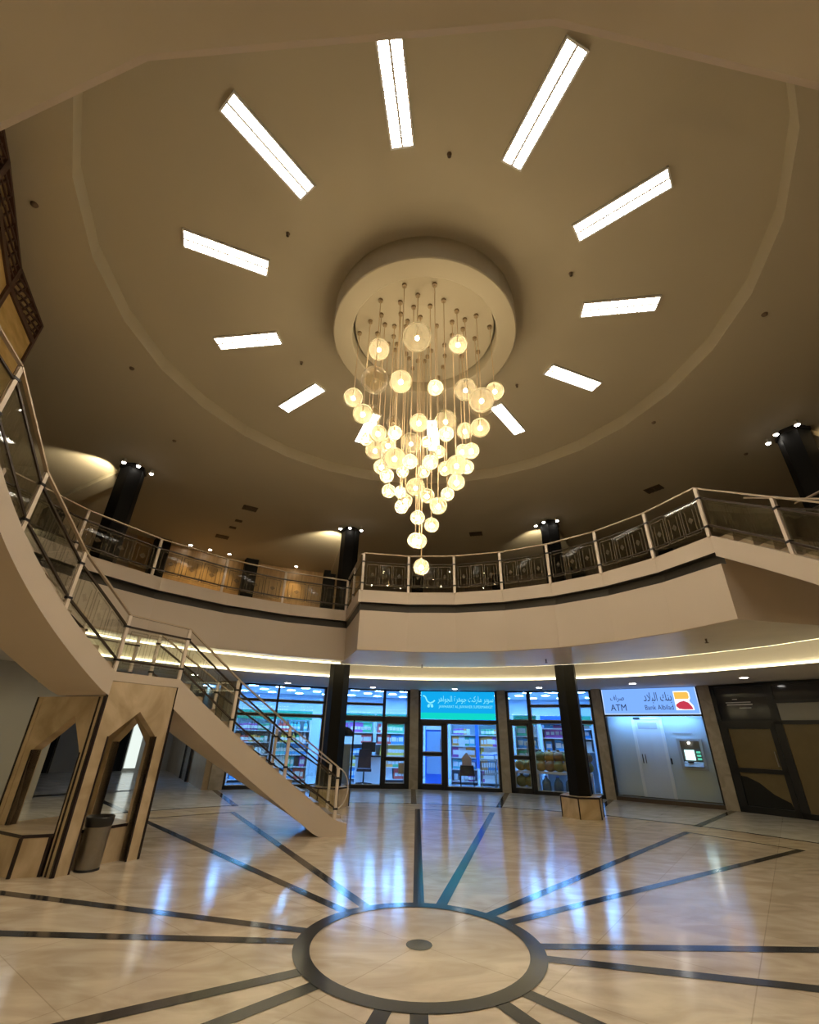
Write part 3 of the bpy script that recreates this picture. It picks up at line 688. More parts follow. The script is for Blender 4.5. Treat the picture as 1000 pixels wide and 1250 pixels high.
for rr in (13.0, 14.3, 15.6):
    for a in [63+4.0*i for i in range(15)]:
        a_ = a+(1.7 if rr > 14 and rr < 15 else 0); p = P(rr, a_, 3.045)
        lab = 'round white ceiling lamp glowing inside the supermarket'
        if lamp0 is None:
            lamp0 = thing('shop_ceiling_lamp', p, lab, 'ceiling lamp', 'supermarket ceiling lamps')
            b = MB(); b.lathe([(.16, 0), (.19, -.02), (.19, 0)], WHITE, 18, p); b.obj('rim', lamp0)
            b = MB(); b.tube(p+Vector((0, 0, -.004)), p+Vector((0, 0, -.016)),   .16, .155, SHOPE, 18); b.obj('diffuser', lamp0)
        else: dup(lamp0, p)

# shelving and goods
PC = [(.75, .12, .10), (.08, .35, .70), (.85, .65, .12), (.10, .5, .25), (.82, .82, .80), (.45, .12, .45), (.9, .4, .1), (.15, .6, .65)]
PMAT = [pbr('package_%s' % n, c, .45) for n, c in zip(('red', 'blue', 'yellow', 'green', 'white', 'purple', 'orange', 'teal'), PC)]
PNAME = ('red', 'blue', 'yellow', 'green', 'white', 'purple', 'orange', 'teal')
SKIN = pbr('package_label', (.85, .85, .82), .5)
protos = {}
def product(kind, ci):
    if (kind, ci) in protos: return protos[(kind, ci)]
    b = MB(); m = PMAT[ci]
    if kind == 'carton': b.box((-.09, -.06, 0), (.09, .06, .26), m); b.box((-.07, .06, .07), (.07, .063, .19), SKIN)
    elif kind == 'bottle': b.lathe([(0, 0), (.05, 0), (.055, .01), (.055, .17), (.02, .23), (.018, .28), (0, .28)], m, 12); b.lathe([(.056, .06), (.056, .13)], SKIN, 12)
    elif kind == 'bag': b.hexa([(-.10, -.05, 0), (.10, -.05, 0), (.10, .05, 0), (-.10, .05, 0), (-.085, -.012, .28), (.085, -.012, .28), (.085, .012, .28), (-.085, .012, .28)], m); b.box((-.05, .03, .08), (.05, .045, .17), SKIN)
    else: b.lathe([(0, 0), (.06, 0), (.06, .16), (.055, .17), (0, .17)], m, 14); b.lathe([(.0605, .04), (.0605, .12)], SKIN, 14)
    me = b.obj(kind); protos[(kind, ci)] = me.data; bpy.data.objects.remove(me); return protos[(kind, ci)]
NG = 0
def shelf_unit(F, u0, u1, d, label, levels=(.12, .50, .88, 1.26, 1.64), depth=.4, nper=8, header=True, groupname=None, colors=None):
    """d: distance behind the facade plane"""
    global NG
    c = F.M @ Vector(((u0+u1)/2, -d, 0)); t = thing('shelving_unit', c, label, 'shelves')
    b = MB(); b.box((u0, -d-depth, 0), (u1, -d-depth+.03, 2.15), SHELFB, F.M); b.obj('back_panel', t)
    b = MB(); b.box((u0, -d-depth, 0), (u0+.03, -d, 2.15), WHITE, F.M); b.box((u1-.03, -d-depth, 0), (u1, -d, 2.15), WHITE, F.M); b.obj('uprights', t)
    for z_ in levels:
        b = MB(); b.box((u0+.03, -d-depth+.03, z_-.03), (u1-.03, -d, z_), WHITE, F.M); b.obj('shelf_board', t)
    if header:
        b = MB(); b.box((u0, -d-.02, 2.0), (u1, -d+.01, 2.3), GREENH, F.M); b.obj('header', t)
    for z_ in levels:
        kind = random.choice(['carton', 'bottle', 'bag', 'tin']); ci = random.choice(colors) if colors else random.randrange(8)
        for i in range(nper):
            if random.random() < .08: continue
            if random.random() < .3: ci = random.choice(colors) if colors else random.randrange(8)
            me = product(kind, ci); o = bpy.data.objects.new('goods_'+kind, me); COL.objects.link(o)
            p = F.M @ Vector((u0+.12+(u1-u0-.24)*(i+.5)/nper, -d-.14, z_))
            sc = random.uniform(1.1, 1.28)
            o.matrix_world = Matrix.Translation(p) @ F.M.to_3x3().to_4x4() @ Matrix.Scale(sc, 4)
            tag(o, '%s %s among the packed goods on the supermarket shelves' % (PNAME[ci], kind), 'goods', '%s %ss on the supermarket shelves' % (PNAME[ci], kind)); NG += 1
shelf_unit(FR[0], .15, 1.45, 1.9, 'white shelving unit with green header behind the stair flight, left one', nper=8)
shelf_unit(FR[0], 1.5, 2.8, 1.7, 'white shelving unit with green header behind the stair flight, right one', nper=8)
shelf_unit(FR[1], .1, 1.4, 2.2, 'white shelving unit in the window right of the stair foot', nper=8)
shelf_unit(FR[1], 1.45, 2.75, 2.0, 'white shelving unit behind the door right of the stair foot', nper=8)
shelf_unit(FR[2], 1.0, 2.0, 2.0, 'white shelving unit with green header behind the black boxy stool', nper=6)
shelf_unit(FR[2], 2.05, 3.0, 1.8, 'white shelving unit under the blue banner right of the black boxy stool', nper=6)
shelf_unit(FR[3], .05, .85, 1.0, 'white shelving unit behind the door left of the yellow sacks', nper=5, colors=[1, 7, 4, 3])
shelf_unit(FR[3], .95, 2.65, 1.3, 'white shelving unit with blue banner above the yellow sacks', levels=(1.2, 1.6, 1.9), nper=9, colors=[1, 5, 4, 1])
# yellow sacks, water bottles in the fourth window
YB = [pbr('sack_yellow', (.40, .22, .03), .6), pbr('sack_brown', (.26, .12, .03), .6), pbr('sack_olive', (.20, .17, .03), .6)]
F = FR[3]
def sack(p, mi, sx, lab, grp):
    b = MB(); b.sphere((0, 0, .16), .20, YB[mi], 16, 10, sx, .75, .82)
    b.tube((0, 0, .30), (0, 0, .37), .035, .06, YB[mi], 10)
    o = b.obj('produce_sack'); o.location = p; tag(o, lab, 'sack', grp)
for z_, n in ((.62, 6), (.88, 6)):
    for i in range(n):
        q = F.M @ Vector((.94+i*.285, -.42-.08*(z_ > .7), z_)); mi = (i+int(z_*10)) % 3
        sack(q, mi, 1, '%s sack piled in the window behind the black column' % ('yellow', 'brown', 'olive green')[mi], '%s sacks piled behind the black column' % ('yellow', 'brown', 'olive green')[mi])
for i in range(2):
    for z_ in (.16, .62):
        q = F.M @ Vector((.28+i*.3, -.42, z_)); sack(q, 2 if z_ < .3 else 0, 1, '%s sack stacked behind the door left of the black column' % ('olive green' if z_ < .3 else 'yellow'), '%s sacks behind the door' % ('olive green' if z_ < .3 else 'yellow'))
DIS = thing('display_stand', F.M @ Vector((1.6, -.5, 0)), 'low display stand carrying yellow sacks in the shop window', 'stand')
b = MB(); b.box((.82, -.72, .56), (2.5, -.2, .62), WHITE, F.M); b.obj('top', DIS)
b = MB(); b.box((.82, -.72, 0), (.86, -.2, .56), WHITE, F.M); b.obj('side_panel', DIS)
b = MB(); b.box((2.46, -.72, 0), (2.5, -.2, .56), WHITE, F.M); b.obj('side_panel', DIS)
DIS = thing('display_stand', F.M @ Vector((.4, -.5, 0)), 'small display stand behind the glass door left of the black column', 'stand')
b = MB(); b.box((.1, -.62, .56), (.74, -.22, .62), WHITE, F.M); b.obj('top', DIS); b = MB(); b.box((.1, -.62, .10), (.74, -.22, .16), WHITE, F.M); b.obj('bottom_board', DIS)
b = MB(); b.box((.1, -.62, 0), (.13, -.22, .56), WHITE, F.M); b.obj('side_panel', DIS); b = MB(); b.box((.71, -.62, 0), (.74, -.22, .56), WHITE, F.M); b.obj('side_panel', DIS)
WB = pbr('water_jug_blue', (.10, .17, .26), .15, coat=.5)
for i in range(4):
    q = F.M @ Vector((1.06+i*.36, -.42, .0)); b = MB()
    b.lathe([(0, 0), (.13, 0), (.14, .02), (.14, .30), (.12, .36), (.045, .43), (.045, .48), (0, .48)], WB, 18); b.lathe([(.05, .46), (.05, .50), (0, .50)], BLUEP, 12)
    o = b.obj('water_jug'); o.location = q; tag(o, 'dark blue water jug under the yellow sacks in the window', 'water jug', 'water jugs under the yellow sacks')
b = MB(); b.box((.95, -1.28, 2.02), (1.9, -1.26, 2.3), BLUEP, F.M); tag(b.obj('blue_banner'), 'wide blue banner over the shelf above the yellow sacks', 'banner')
F = FR[2]
b = MB(); b.box((1.95, -1.78, .55), (2.07, -1.76, 2.25), BLUEP, F.M); b.box((2.07, -1.78, 1.98), (3.0, -1.76, 2.3), BLUEP, F.M); tag(b.obj('blue_banner'), 'blue upright and top banner on the shelves right of the black boxy stool', 'banner')
CO = thing('drinks_cooler', F.M @ Vector((.45, -1.6, 0)), 'tall blue drinks cooler seen through the door under the turquoise sign', 'cooler')
b = MB(); b.box((.10, -2.1, 0), (.80, -1.5, 2.0), BLUEP, F.M); b.obj('cabinet', CO)
b = MB(); b.box((.16, -1.5, .35), (.74, -1.47, 1.72), pbr('cooler_glass', (.30, .48, .75), .1), F.M); b.obj('door', CO)
b = MB(); b.box((.12, -1.5, 1.78), (.78, -1.47, 1.96), WHITE, F.M); b.obj('header', CO)
# black stool/stand with thin legs carrying a carton
q = F.M @ Vector((W*.0+1.62, -.55, 0)); ST_ = thing('boxy_stool', q, 'black boxy stool on thin legs in the window under the turquoise sign', 'stool')
Mq = Matrix.Translation(q) @ F.M.to_3x3().to_4x4()
b = MB(); b.hexa([Mq @ Vector(p) for p in ((-.26, -.2, .40), (.26, -.2, .40), (.26, .2, .40), (-.26, .2, .40), (-.22, -.18, .70), (.22, -.18, .70), (.22, .18, .70), (-.22, .18, .70))], BLACK); b.obj('seat', ST_)
for sx in (-.22, .22):
    for sy in (-.18, .18):
        b = MB(); b.bar(Mq @ Vector((sx, sy, 0)), Mq @ Vector((sx, sy, .41)), .025, .025, BLACK, Vector((1, 0, 0))); b.obj('leg', ST_)
q2 = Mq @ Vector((0, 0, .70)); CARD = pbr('cardboard_pink', (.62, .45, .38), .7)
b = MB(); b.box((-.16, -.13, 0), (.16, .13, .22), CARD, Matrix.Translation(q2) @ F.M.to_3x3().to_4x4()); b.hexa([Matrix.Translation(q2) @ F.M.to_3x3().to_4x4() @ Vector(p) for p in ((-.16, -.13, .22), (.16, -.13, .22), (.16, .13, .22), (-.16, .13, .22), (-.02, -.13, .38), (.02, -.13, .38), (.02, .13, .38), (-.02, .13, .38))], CARD)
tag(b.obj('cardboard_box'), 'pale pink gabled carton standing on the black boxy stool', 'box')
# cart trolley with thin bars
def trolley(F, u, d, label):
    q = F.M @ Vector((u, -d, 0)); Mq = Matrix.Translation(q) @ F.M.to_3x3().to_4x4(); t = thing('shopping_cart', q, label, 'shopping cart')
    b = MB()
    def fr(z_, k): return [Mq @ Vector((sx*.26*k, sy*.36*k, z_)) for sx, sy in ((-1, -1), (1, -1), (1, 1), (-1, 1))]
    r0, r1 = fr(.45, .8), fr(.85, 1)
    for r in (r0, r1):
        for i in range(4): b.tube(r[i], r[(i+1) % 4], .012, .012, STEEL, 6)
    for i in range(4):
        for k in range(7):
            s = k/6; b.tube(r0[i].lerp(r0[(i+1) % 4], s), r1[i].lerp(r1[(i+1) % 4], s), .006, .006, STEEL, 5)
    b.obj('basket', t); b = MB()
    for i in range(4): b.tube(fr(.1, .9)[i], r0[i], .013, .013, STEEL, 6)
    b.obj('legs_frame', t)
    for i in range(4):
        b = MB(); c = fr(.055, .9)[i]; b.tube(c-F.u*.02, c+F.u*.02, .055, .055, BLACK, 12); b.obj('wheel', t)
    b = MB(); b.tube(Mq @ Vector((-.27, -.42, 1.0)), Mq @ Vector((.27, -.42, 1.0)), .018, .018, BLUEP, 8); b.tube(r1[0], Mq @ Vector((-.25, -.42, 1.0)), .012, .012, STEEL, 6); b.tube(r1[1], Mq @ Vector((.25, -.42, 1.0)), .012, .012, STEEL, 6); b.obj('handle', t)
trolley(FR[2], 2.35, .75, 'wire shopping cart right of the black boxy stool in the window')
trolley(FR[2], 2.85, 1.35, 'wire shopping cart at the right end of the window under the turquoise sign')
# office chair and counter in bay 1
F = FR[1]; q = F.M @ Vector((1.05, -.75, 0)); Mq = Matrix.Translation(q) @ F.M.to_3x3().to_4x4()
OC = thing('office_chair', q, 'dark swivel chair in the window right of the stair foot', 'chair')
CHR = pbr('chair_fabric', (.05, .045, .07), .7)
b = MB(); b.box((-.25, -.24, .44), (.25, .24, .52), CHR, Mq); b.obj('seat', OC)
b = MB(); b.hexa([Mq @ Vector(p) for p in ((-.23, .22, .55), (.23, .22, .55), (.23, .28, .55), (-.23, .28, .55), (-.20, .28, 1.12), (.20, .28, 1.12), (.20, .33, 1.12), (-.20, .33, 1.12))], CHR); b.obj('backrest', OC)
b = MB(); b.tube(Mq @ Vector((0, 0, .1)), Mq @ Vector((0, 0, .44)), .03, .025, BLACK, 10); b.obj('pedestal', OC)
b = MB()
for k in range(5):
    e = Mq @ Vector((.28*math.cos(k*1.257), .28*math.sin(k*1.257), .07)); b.bar(Mq @ Vector((0, 0, .1)), e, .04, .03, BLACK)
    b.sphere(e+Vector((0, 0, -.03)), .04, BLACK, 8, 6)
b.obj('star_base', OC)
DK = thing('checkout_counter', F.M @ Vector((1.1, -1.5, 0)), 'white checkout counter behind the swivel chair', 'counter')
b = MB(); b.box((.75, -1.8, 0), (1.75, -1.25, .85), WHITE, F.M); b.obj('body', DK); b = MB(); b.box((.7, -1.85, .85), (1.8, -1.2, .89), BLACK, F.M); b.obj('worktop', DK)
MO = thing('computer_monitor', F.M @ Vector((1.2, -1.5, .89)), 'black computer monitor on the white checkout counter', 'monitor')
b = MB(); b.box((.95, -1.52, 1.0), (1.45, -1.48, 1.32), BLACK, F.M); b.obj('screen', MO); b = MB(); b.box((1.16, -1.53, .89), (1.24, -1.49, 1.0), BLACK, F.M); b.box((1.08, -1.6, .89), (1.32, -1.42, .905), BLACK, F.M); b.obj('stand', MO)
# grey dispenser machine with rounded hood at the left of bay 1
q = F.M @ Vector((.32, -.55, 0)); DM = thing('vending_dispenser', q, 'grey dispenser machine with a rounded dark hood beside the column', 'machine')
GR = pbr('machine_grey', (.33, .36, .38), .4)
b = MB(); b.box((.08, -.8, 0), (.56, -.3, 1.25), GR, F.M); b.obj('body', DM)
b = MB(); hp = [(.3*math.cos(R_(k*15)), .3*math.sin(R_(k*15))) for k in range(13)]
b.prism(hp, -.27, .27, FRAME, F.T(.32, 1.5, -.55)); b.obj('hood', DM)
b = MB(); b.box((.1, -.75, 1.25), (.54, -.35, 1.5), GLASS, F.M); b.obj('window', DM)
# small poster at the foot of the door in bay 1
b = MB(); b.box((2.18, -.08, .42), (2.52, -.07, .74), pbr('poster_cream', (.6, .5, .35), .6), F.M); b.box((2.36, -.07, .46), (2.40, -.066, .70), PMAT[0], F.M); tag(b.obj('poster'), 'small cream poster with a red stripe behind the lower door pane', 'poster')

# ------------------------------------------------------------------ bank front with cash machine
F = FR[4]; W = F.W
BK = thing('bank_facade', F.p, 'pale blue cash machine bay with panelled wall and brown sill', 'bank facade')
BW = pbr('bank_panel', (.52, .60, .66), .35)
SILL = pbr('brown_sill', (.06, .04, .03), .3)
BKD = -.35
b = MB(); b.box((0, BKD-.06, .12), (W, BKD, 2.28), BW, F.M); b.obj('wall_panel', BK)
b = MB(); b.box((0, BKD, 0), (W, .04, .10), SILL, F.M); b.obj('sill', BK)
b = MB(); b.box((0, -.03, 0), (.05, .02, 3.03), FRAME, F.M); b.box((W-.05, -.03, 0), (W, .02, 3.03), FRAME, F.M); b.box((0, -.03, 2.24), (W, .02, 2.29), FRAME, F.M); b.box((0, BKD, 2.29), (W, -.03, 2.31), FRAME, F.M); b.obj('frame', BK)
b = MB(); b.box((.05, -.012, .10), (W-.05, -.004, 2.24), GLASS, F.M); b.obj('glass_pane', BK)
DR = b = MB(); b.box((.80, BKD, .12), (1.50, BKD+.05, 2.16), pbr('bank_door_white', (.66, .70, .76), .35), F.M)
d = b.obj('door', BK); b = MB(); b.box((.72, BKD, .12), (.80, BKD+.07, 2.22), WHITE, F.M); b.box((1.50, BKD, .12), (1.58, BKD+.07, 2.22), WHITE, F.M); b.box((.72, BKD, 2.16), (1.58, BKD+.07, 2.22), WHITE, F.M); b.obj('door_frame', d)
b = MB(); b.box((.88, BKD+.05, 1.90), (1.42, BKD+.06, 2.08), pbr('vent_grey', (.42, .42, .44), .5), F.M); b.obj('vent_panel', d)
b = MB(); b.box((.86, BKD+.05, .98), (.88, BKD+.09, 1.22), BLACK, F.M); b.box((.94, BKD+.05, .98), (.955, BKD+.08, 1.22), BLACK, F.M); b.obj('handle', d)
b = MB(); b.box((1.60, BKD, .98), (1.64, BKD+.04, 1.14), BLACK, F.M); b.obj('lock_plate', BK)
b = MB(); b.box((.79, BKD+.05, 2.17), (.98, BKD+.09, 2.22), BLACK, F.M); b.obj('door_closer', d)
AT = thing('cash_machine', F.M @ Vector((2.15, BKD, 1.2)), 'grey wall cash machine with a glowing cyan screen', 'cash machine')
AG = pbr('atm_grey', (.40, .44, .48), .35, .2)
b = MB()
for q in ((1.86, 1.93, .86, 1.66), (2.43, 2.50, .86, 1.66), (1.93, 2.43, 1.60, 1.66), (1.93, 2.43, .86, .93)): b.box((q[0], BKD, q[2]), (q[1], BKD+.07, q[3]), AG, F.M)
b.obj('surround', AT)
b = MB(); b.box((1.93, BKD, .93), (2.43, BKD+.015, 1.60), pbr('atm_dark', (.10, .10, .10), .4), F.M); b.obj('recess', AT)
b = MB(); b.box((2.0, BKD+.015, 1.11), (2.25, BKD+.025, 1.37), SCREEN, F.M); b.obj('screen', AT)
b = MB()
for k in range(3): b.box((2.30, BKD+.015, 1.12+k*.085), (2.40, BKD+.03, 1.17+k*.085), emis('atm_key_%d' % k, (.15, .8, .55), .7), F.M)
b.obj('side_keys', AT)
b = MB(); b.hexa([F.M @ Vector(p) for p in ((1.95, BKD, .95), (2.42, BKD, .95), (2.42, BKD+.15, .95), (1.95, BKD+.15, .95), (1.95, BKD, 1.08), (2.42, BKD, 1.08), (2.42, BKD+.09, 1.05), (1.95, BKD+.09, 1.05))], AG); b.obj('keypad_shelf', AT)
b = MB(); b.box((2.05, BKD+.09, 1.05), (2.2, BKD+.13, 1.075), BLACK, F.M); b.obj('keypad', AT)
b = MB(); b.sphere(F.M @ Vector((2.16, BKD+.03, 1.55)), .025, SPOTE, 10, 8); b.obj('lamp', AT)
b = MB(); b.box((1.80, BKD, 1.78), (2.30, BKD+.02, 1.81), AG, F.M); b.obj('ledge', BK)
b = MB(); b.box((.2, -.12, 2.265), (W-.2, -.05, 2.285), emis('added_niche_glow', (.20, .48, 1), 42), F.M); b.obj('added_niche_glow', BK)  # blue glowing strip added to brighten the cash machine niche
SBK = emis('bank_sign_glow', (.15, .31, .74), 1.1)
BS = thing('bank_sign', F.M @ Vector((W/2, 0, 2.66)), 'pale blue backlit bank sign above the cash machine', 'sign')
b = MB(); b.box((.05, -.06, 2.31), (W-.05, .03, 3.02), SBK, F.M); b.obj('sign_panel', BS)
b = MB(); b.box((.05, .0, 2.29), (W-.05, .035, 2.315), emis('sign_edge', (.45, .58, .85), 1.0), F.M); b.box((.05, .0, 2.31), (.07, .035, 3.02), MATS['sign_edge'], F.M); b.box((W-.07, 0, 2.31), (W-.05, .035, 3.02), MATS['sign_edge'], F.M); b.obj('bright_edge', BS)
INK = pbr('grey_ink', (.10, .17, .30), .6)
attach(textmesh('ATM', .27, F.T(W*.18, 2.40, .034), INK, .002, width=W*.17), BS).name = 'atm_lettering'
attach(textmesh(ar(['\uFEBB\uFEAE\uFE8D\uFED1']), .22, F.T(W*.18, 2.70, .034), INK, .002, width=W*.15), BS).name = 'arabic_lettering'
attach(textmesh('Bank Albilad', .19, F.T(W*.60, 2.42, .034), INK, .002, width=W*.28), BS).name = 'name_lettering'
attach(textmesh(ar(['\uFE91\uFEE8\uFEDA', '\uFE8D\uFEDF\uFE92\uFEFC\uFEA9']), .34, F.T(W*.60, 2.66, .034), INK, .002, width=W*.28), BS).name = 'arabic_lettering'
LO = emis('logo_orange', (.95, .55, .10), .75); LR = emis('logo_red', (.62, .05, .09), .7); LW = emis('logo_white', (.8, .88, 1), 1.0)
b = MB(); Mx = F.T(W*.77, 2.42, .031)
b.prism([(-.02, -.02), (.45, -.02), (.44, .10), (.36, .22), (.40, .30), (.40, .45), (.36, .50), (-.02, .50)], 0, .003, LW, Mx)
b.prism([(.0, .28), (.34, .28), (.37, .32), (.37, .43), (.34, .47), (.0, .47)], .003, .008, LO, Mx)
b.prism([(.0, .13), (.10, .20), (.22, .23), (.33, .18), (.40, .07), (.42, .0), (.18, .0), (.06, .02), (.0, .08)], .003, .008, LR, Mx)
b.obj('emblem', BS)
vwall('wall_bank', P(12.2, 59.7), P(14, 59.7), 3.2, SHOPW, .05); vwall('wall_bank', P(12.2, 46.4), P(14, 46.4), 3.2, SHOPW, -.05)

# ------------------------------------------------------------------ papered dark shopfront at the right edge
F = Frame(P(RW, PA[11]), P(RW, 28.0)); W = F.W
DS = thing('shopfront', F.p, 'dark unlit shopfront with brown papered windows at the right edge', 'shopfront')
ud = 1.32
frontbars(F, [(0, .10, 0, HT), (0, W, 0, .12), (0, W, HT-.06, HT), (0, W, 2.03, 2.12), (ud-.02, ud+.16, 0, HT), (ud+.16, W, 2.52, 2.60)], DS)
b = MB(); b.box((.10, -.02, 2.12), (ud, -.005, HT-.06), pbr('smoked_pane', (.03, .03, .035), .08), F.M); b.obj('smoked_pane', DS)
b = MB(); b.box((ud+.16, -.02, 2.60), (W, -.005, HT-.06), MATS['smoked_pane'], F.M); b.obj('smoked_pane', DS)
b = MB(); b.box((ud+.16, -.02, 2.12), (W, -.005, 2.52), pbr('grey_film', (.22, .21, .19), .25), F.M); b.obj('film_pane', DS)
b = MB(); b.box((ud+.16, -.02, .12), (W, -.005, 2.03), pbr('papered_pane', (.13, .098, .05), .2, noise=.15, nscale=4), F.M); b.obj('papered_pane', DS)
d = leaf(F, .10, ud-.02, .02, 2.03, .95, DS, .11, MATS['papered_pane'], 1, MATS['papered_pane'])
b = MB(); b.add([F.M @ Vector((x, -.003, zz)) for x, zz in ((.21, .15), (1.19, .15), (1.15, .30), (.85, .45), (.6, .68), (.35, .80), (.21, .82))], [tuple(range(7))], DARK); b.obj('torn_paper_gap', d)
STK = pbr('sticker_white', (.6, .6, .6), .6)
b = MB()
for x0_, x1_, zz, h_ in ((.32, .92, 2.56, .02), (.34, .95, 2.50, .03), (.62, .90, 2.42, .018), (.5, .62, 2.64, .02)): b.box((x0_, -.004, zz), (x1_, .0, zz+h_), STK, F.M)
b.obj('sticker_strip', DS)
vwall('wall_dark_shop', P(12.6, 45), P(12.6, 28), 3.2, DARK, -.1)

# ------------------------------------------------------------------ downlights over the shop walk, detectors, vents
DLP = [(11.5, 110.7, 'downlight over the shop walk behind the stair railing'), (11.7, 96.4, 'downlight over the shopfront right of the stair foot'), (11.65, 82.4, 'downlight just above the turquoise sign'),
       (11.2, 68.2, 'downlight over the door left of the black column'), (10.7, 53.5, 'downlight above the bank sign'), (10.7, 39.1, 'downlight over the dark papered shopfront'), (11, 125.5, 'added unseen downlight at the corridor mouth under the upper stair'), (16, 130.5, 'added unseen downlight deep in the corridor behind the kiosk'), (10.7, 24.6, 'downlight beyond the right edge over the walk'), (10.4, 139, 'added unseen downlight over the walk behind the kiosk'), (10.4, 153, 'added unseen downlight over the walk left of the kiosk'), (17.5, 125.5, 'added unseen downlight at the far end of the corridor')]  # the corridor and kiosk walk downlights are unseen, added to brighten that side
for rr, a, lab in DLP:
    p = P(rr, a, 3.05); t = thing('downlight', p, lab, 'downlight')
    b = MB(); b.lathe([(.085, 0), (.115, -.012), (.115, .0)], WHITE, 20, p); b.obj('bezel', t)
    b = MB(); b.tube(p+Vector((0, 0, -.002)), p+Vector((0, 0, -.012)), .085, .085, DOWNE, 20); b.obj('lens', t)
DET = pbr('detector_brown', (.16, .11, .07), .5)
for x, y, zz, lab in ((.19, -2.33, ZC, 'dark sprinkler head between the two top lights'), (-1.85, -1.39, ZC, 'dark sprinkler head left of the chandelier drum, near the sloping light'), (2.03, -.92, ZC, 'dark sprinkler head right of the drum above the level light'), (-2.14, .89, ZC, 'dark sprinkler head lower left of the chandelier drum'), (1.78, 1.34, ZC, 'dark sprinkler head lower right of the chandelier drum')):
    t = thing('sprinkler_head', (x, y, zz), lab, 'sprinkler'); b = MB(); c = Vector((x, y, zz))
    b.lathe([(.028, 0), (.024, -.01), (.009, -.014), (.009, -.038), (.022, -.04), (.022, -.045), (0, -.045)], DET, 12, c); b.obj('body', t)
    b = MB(); b.tube(c+Vector((.0, 0, -.045)), c+Vector((0, 0, -.055)), .008, .014, BRONZE, 8); b.obj('deflector', t)
for x, y, lab in ((-4.75, -1.84, 'round brown detector on the gallery ceiling beside the lattice screen'), (-5.05, .85, 'round brown detector on the gallery ceiling left of the coffer'), (4.95, -.54, 'round brown detector on the gallery ceiling right of the coffer'), (7.1, 3.0, 'round brown detector on the gallery ceiling near the right edge column'), (-5.3, 3.0, 'round brown detector on the ceiling above the upper stair'), (4.6, 2.0, 'round brown detector right of the coffer near the balcony corner')):
    b = MB(); b.lathe([(0, -.03), (.02, -.03), (.035, -.02), (.042, 0)], DET, 16, (x, y, ZU)); tag(b.obj('smoke_detector'), lab, 'detector')
VNT = pbr('vent_dark', (.09, .065, .04), .6)
for x, y, rz, lab in ((-4.65, 6.2, 120, 'small dark ceiling vent on the left gallery, nearest the coffer'), (-5.25, 7.05, 120, 'tiny dark ceiling vent, middle of the left row'), (-5.6, 7.55, 120, 'tiny dark ceiling vent, third of the left row'), (-6.2, 8.3, 120, 'dark ceiling vent closest to the wood panelled wall'), (5.9, 4.6, 38, 'dark ceiling vent over the right balcony'), (1.9, 7.6, 76, 'dark ceiling vent behind the lowest chandelier globe')):
    t = thing('ceiling_vent', (x, y, ZU), lab, 'vent'); t.rotation_euler = (0, 0, R_(rz)); s = .14 if 'tiny' not in lab else .07
    b = MB(); b.box((-s, -s*1.4, -.012), (s, s*1.4, -.002), VNT); o = b.obj('backing'); o.parent = t
    b = MB()
    for k in range(5): b.box((-s, -s*1.3+k*s*.6, -.025), (s, -s*1.3+k*s*.6+.02, -.012), VNT)
    o = b.obj('slat'); o.parent = t
for a, rr, lab in ((28.5, 5.6, 'sprinkler head under the balcony soffit near its right corner'), (88, 6.6, 'sprinkler head under the balcony soffit above the turquoise sign'), (61, 6.1, 'sprinkler head under the balcony soffit before the black column')):
    p = P(rr, a, ZB+.03); t = thing('sprinkler_head', p, lab, 'sprinkler')
    b = MB(); b.tube(p, p+Vector((0, 0, -.07)), .018, .012, DET, 8); b.obj('body', t); b = MB(); b.tube(p+Vector((0, 0, -.07)), p+Vector((0, 0, -.08)), .03, .03, DET, 10); b.obj('deflector', t)

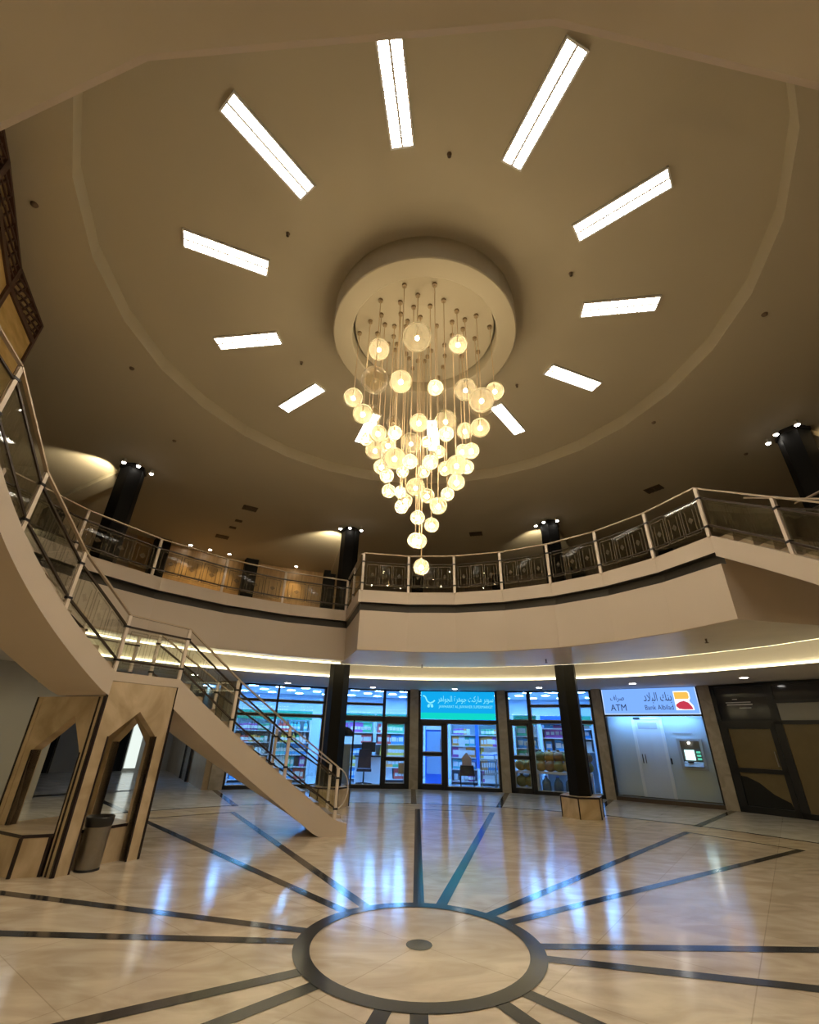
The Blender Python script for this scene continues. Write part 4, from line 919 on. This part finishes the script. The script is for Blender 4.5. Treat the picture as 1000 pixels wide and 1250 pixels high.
# ------------------------------------------------------------------ wooden lattice screen on the near left gallery
LS = [Vector((-4.15, -3.25, 0)), Vector((-4.71, -2.30, 0)), Vector((-5.56, -1.02, 0)), Vector((-5.98, -.03, 0))]
SC = thing('lattice_screen', Vector((-5.3, -1.3, ZT)), 'brown framed wooden screen with lattice top in the upper left corner', 'screen')
REDW = pbr('red_brown_wood', (.075, .035, .025), .4)
for p, q in zip(LS, LS[1:]):
    F = Frame(p, q) if (q-p).length else None
    W = F.W; zt, zm, zl = ZU-.005, 6.82, ZT
    b = MB()
    for u0, u1, z0, z1 in ((0, .05, zl, zt), (W-.05, W, zl, zt), (0, W, zt-.04, zt), (0, W, zm-.04, zm+.04), (0, W, 5.55, 5.62), (0, W, zl, zl+.1)): b.box((u0, -.03, z0), (u1, .03, z1), REDW, F.M)
    b.obj('screen_frame', SC)
    b = MB(); b.box((.05, -.012, 5.62), (W-.05, .0, zm-.04), WOODY, F.M); b.obj('wood_panel', SC)
    b = MB(); b.box((.05, -.012, zl+.1), (W-.05, .0, 5.55), WOODY, F.M); b.obj('wood_panel', SC)
    b = MB(); b.box((.05, -.02, zm+.04), (W-.05, -.014, zt-.04), pbr('lattice_back', (.36, .26, .13), .6), F.M)
    n = 7
    for k in range(n):
        x = .05+(W-.1)*(k+.5)/n; b.bar(F.M @ Vector((x-.06, 0, zm+.04)), F.M @ Vector((x+.06, 0, zt-.04)), .022, .02, REDW, F.n)
    for k in range(3):
        zz = zm+.04+(zt-zm-.08)*(k+.5)/3
        for j in range(4):
            xa = .05+(W-.1)*j/4; b.bar(F.M @ Vector((xa, .012, zz-.03)), F.M @ Vector((xa+(W-.1)/4, .012, zz+.05)), .022, .02, REDW, F.n)
    b.obj('lattice_panel', SC)

# ------------------------------------------------------------------ world, camera, view
w = bpy.data.worlds.new('World'); S.world = w; w.use_nodes = True
w.node_tree.nodes['Background'].inputs[0].default_value = (.02, .018, .015, 1); w.node_tree.nodes['Background'].inputs[1].default_value = .3
cam = bpy.data.cameras.new('camera'); co = bpy.data.objects.new('camera', cam); COL.objects.link(co); S.camera = co
cam.sensor_fit = 'HORIZONTAL'; cam.sensor_width = 36; cam.lens = 545.47/1000*36; cam.clip_start = .05; cam.clip_end = 200
pi, ro = R_(26.471), R_(1.3166)
fw = Vector((0, math.cos(pi), math.sin(pi))); up = Vector((0, -math.sin(pi), math.cos(pi))); rx = Vector((1, 0, 0))
r2 = rx*math.cos(ro)+up*math.sin(ro); u2 = -rx*math.sin(ro)+up*math.cos(ro)
co.matrix_world = Matrix(((r2.x, u2.x, -fw.x, -.1664), (r2.y, u2.y, -fw.y, -5.04), (r2.z, u2.z, -fw.z, 1.6), (0, 0, 0, 1)))
S.view_settings.view_transform = 'Standard'; S.view_settings.look = 'None'; S.view_settings.exposure = 0.45; S.view_settings.gamma = 1; S.view_settings.use_curve_mapping = False
cy = S.cycles
cy.use_denoising = True; cy.max_bounces = 10; cy.diffuse_bounces = 4; cy.glossy_bounces = 4; cy.transparent_max_bounces = 40; cy.transmission_bounces = 6
cy.sample_clamp_indirect = 6; cy.caustics_reflective = False; cy.caustics_refractive = False; cy.use_light_tree = True
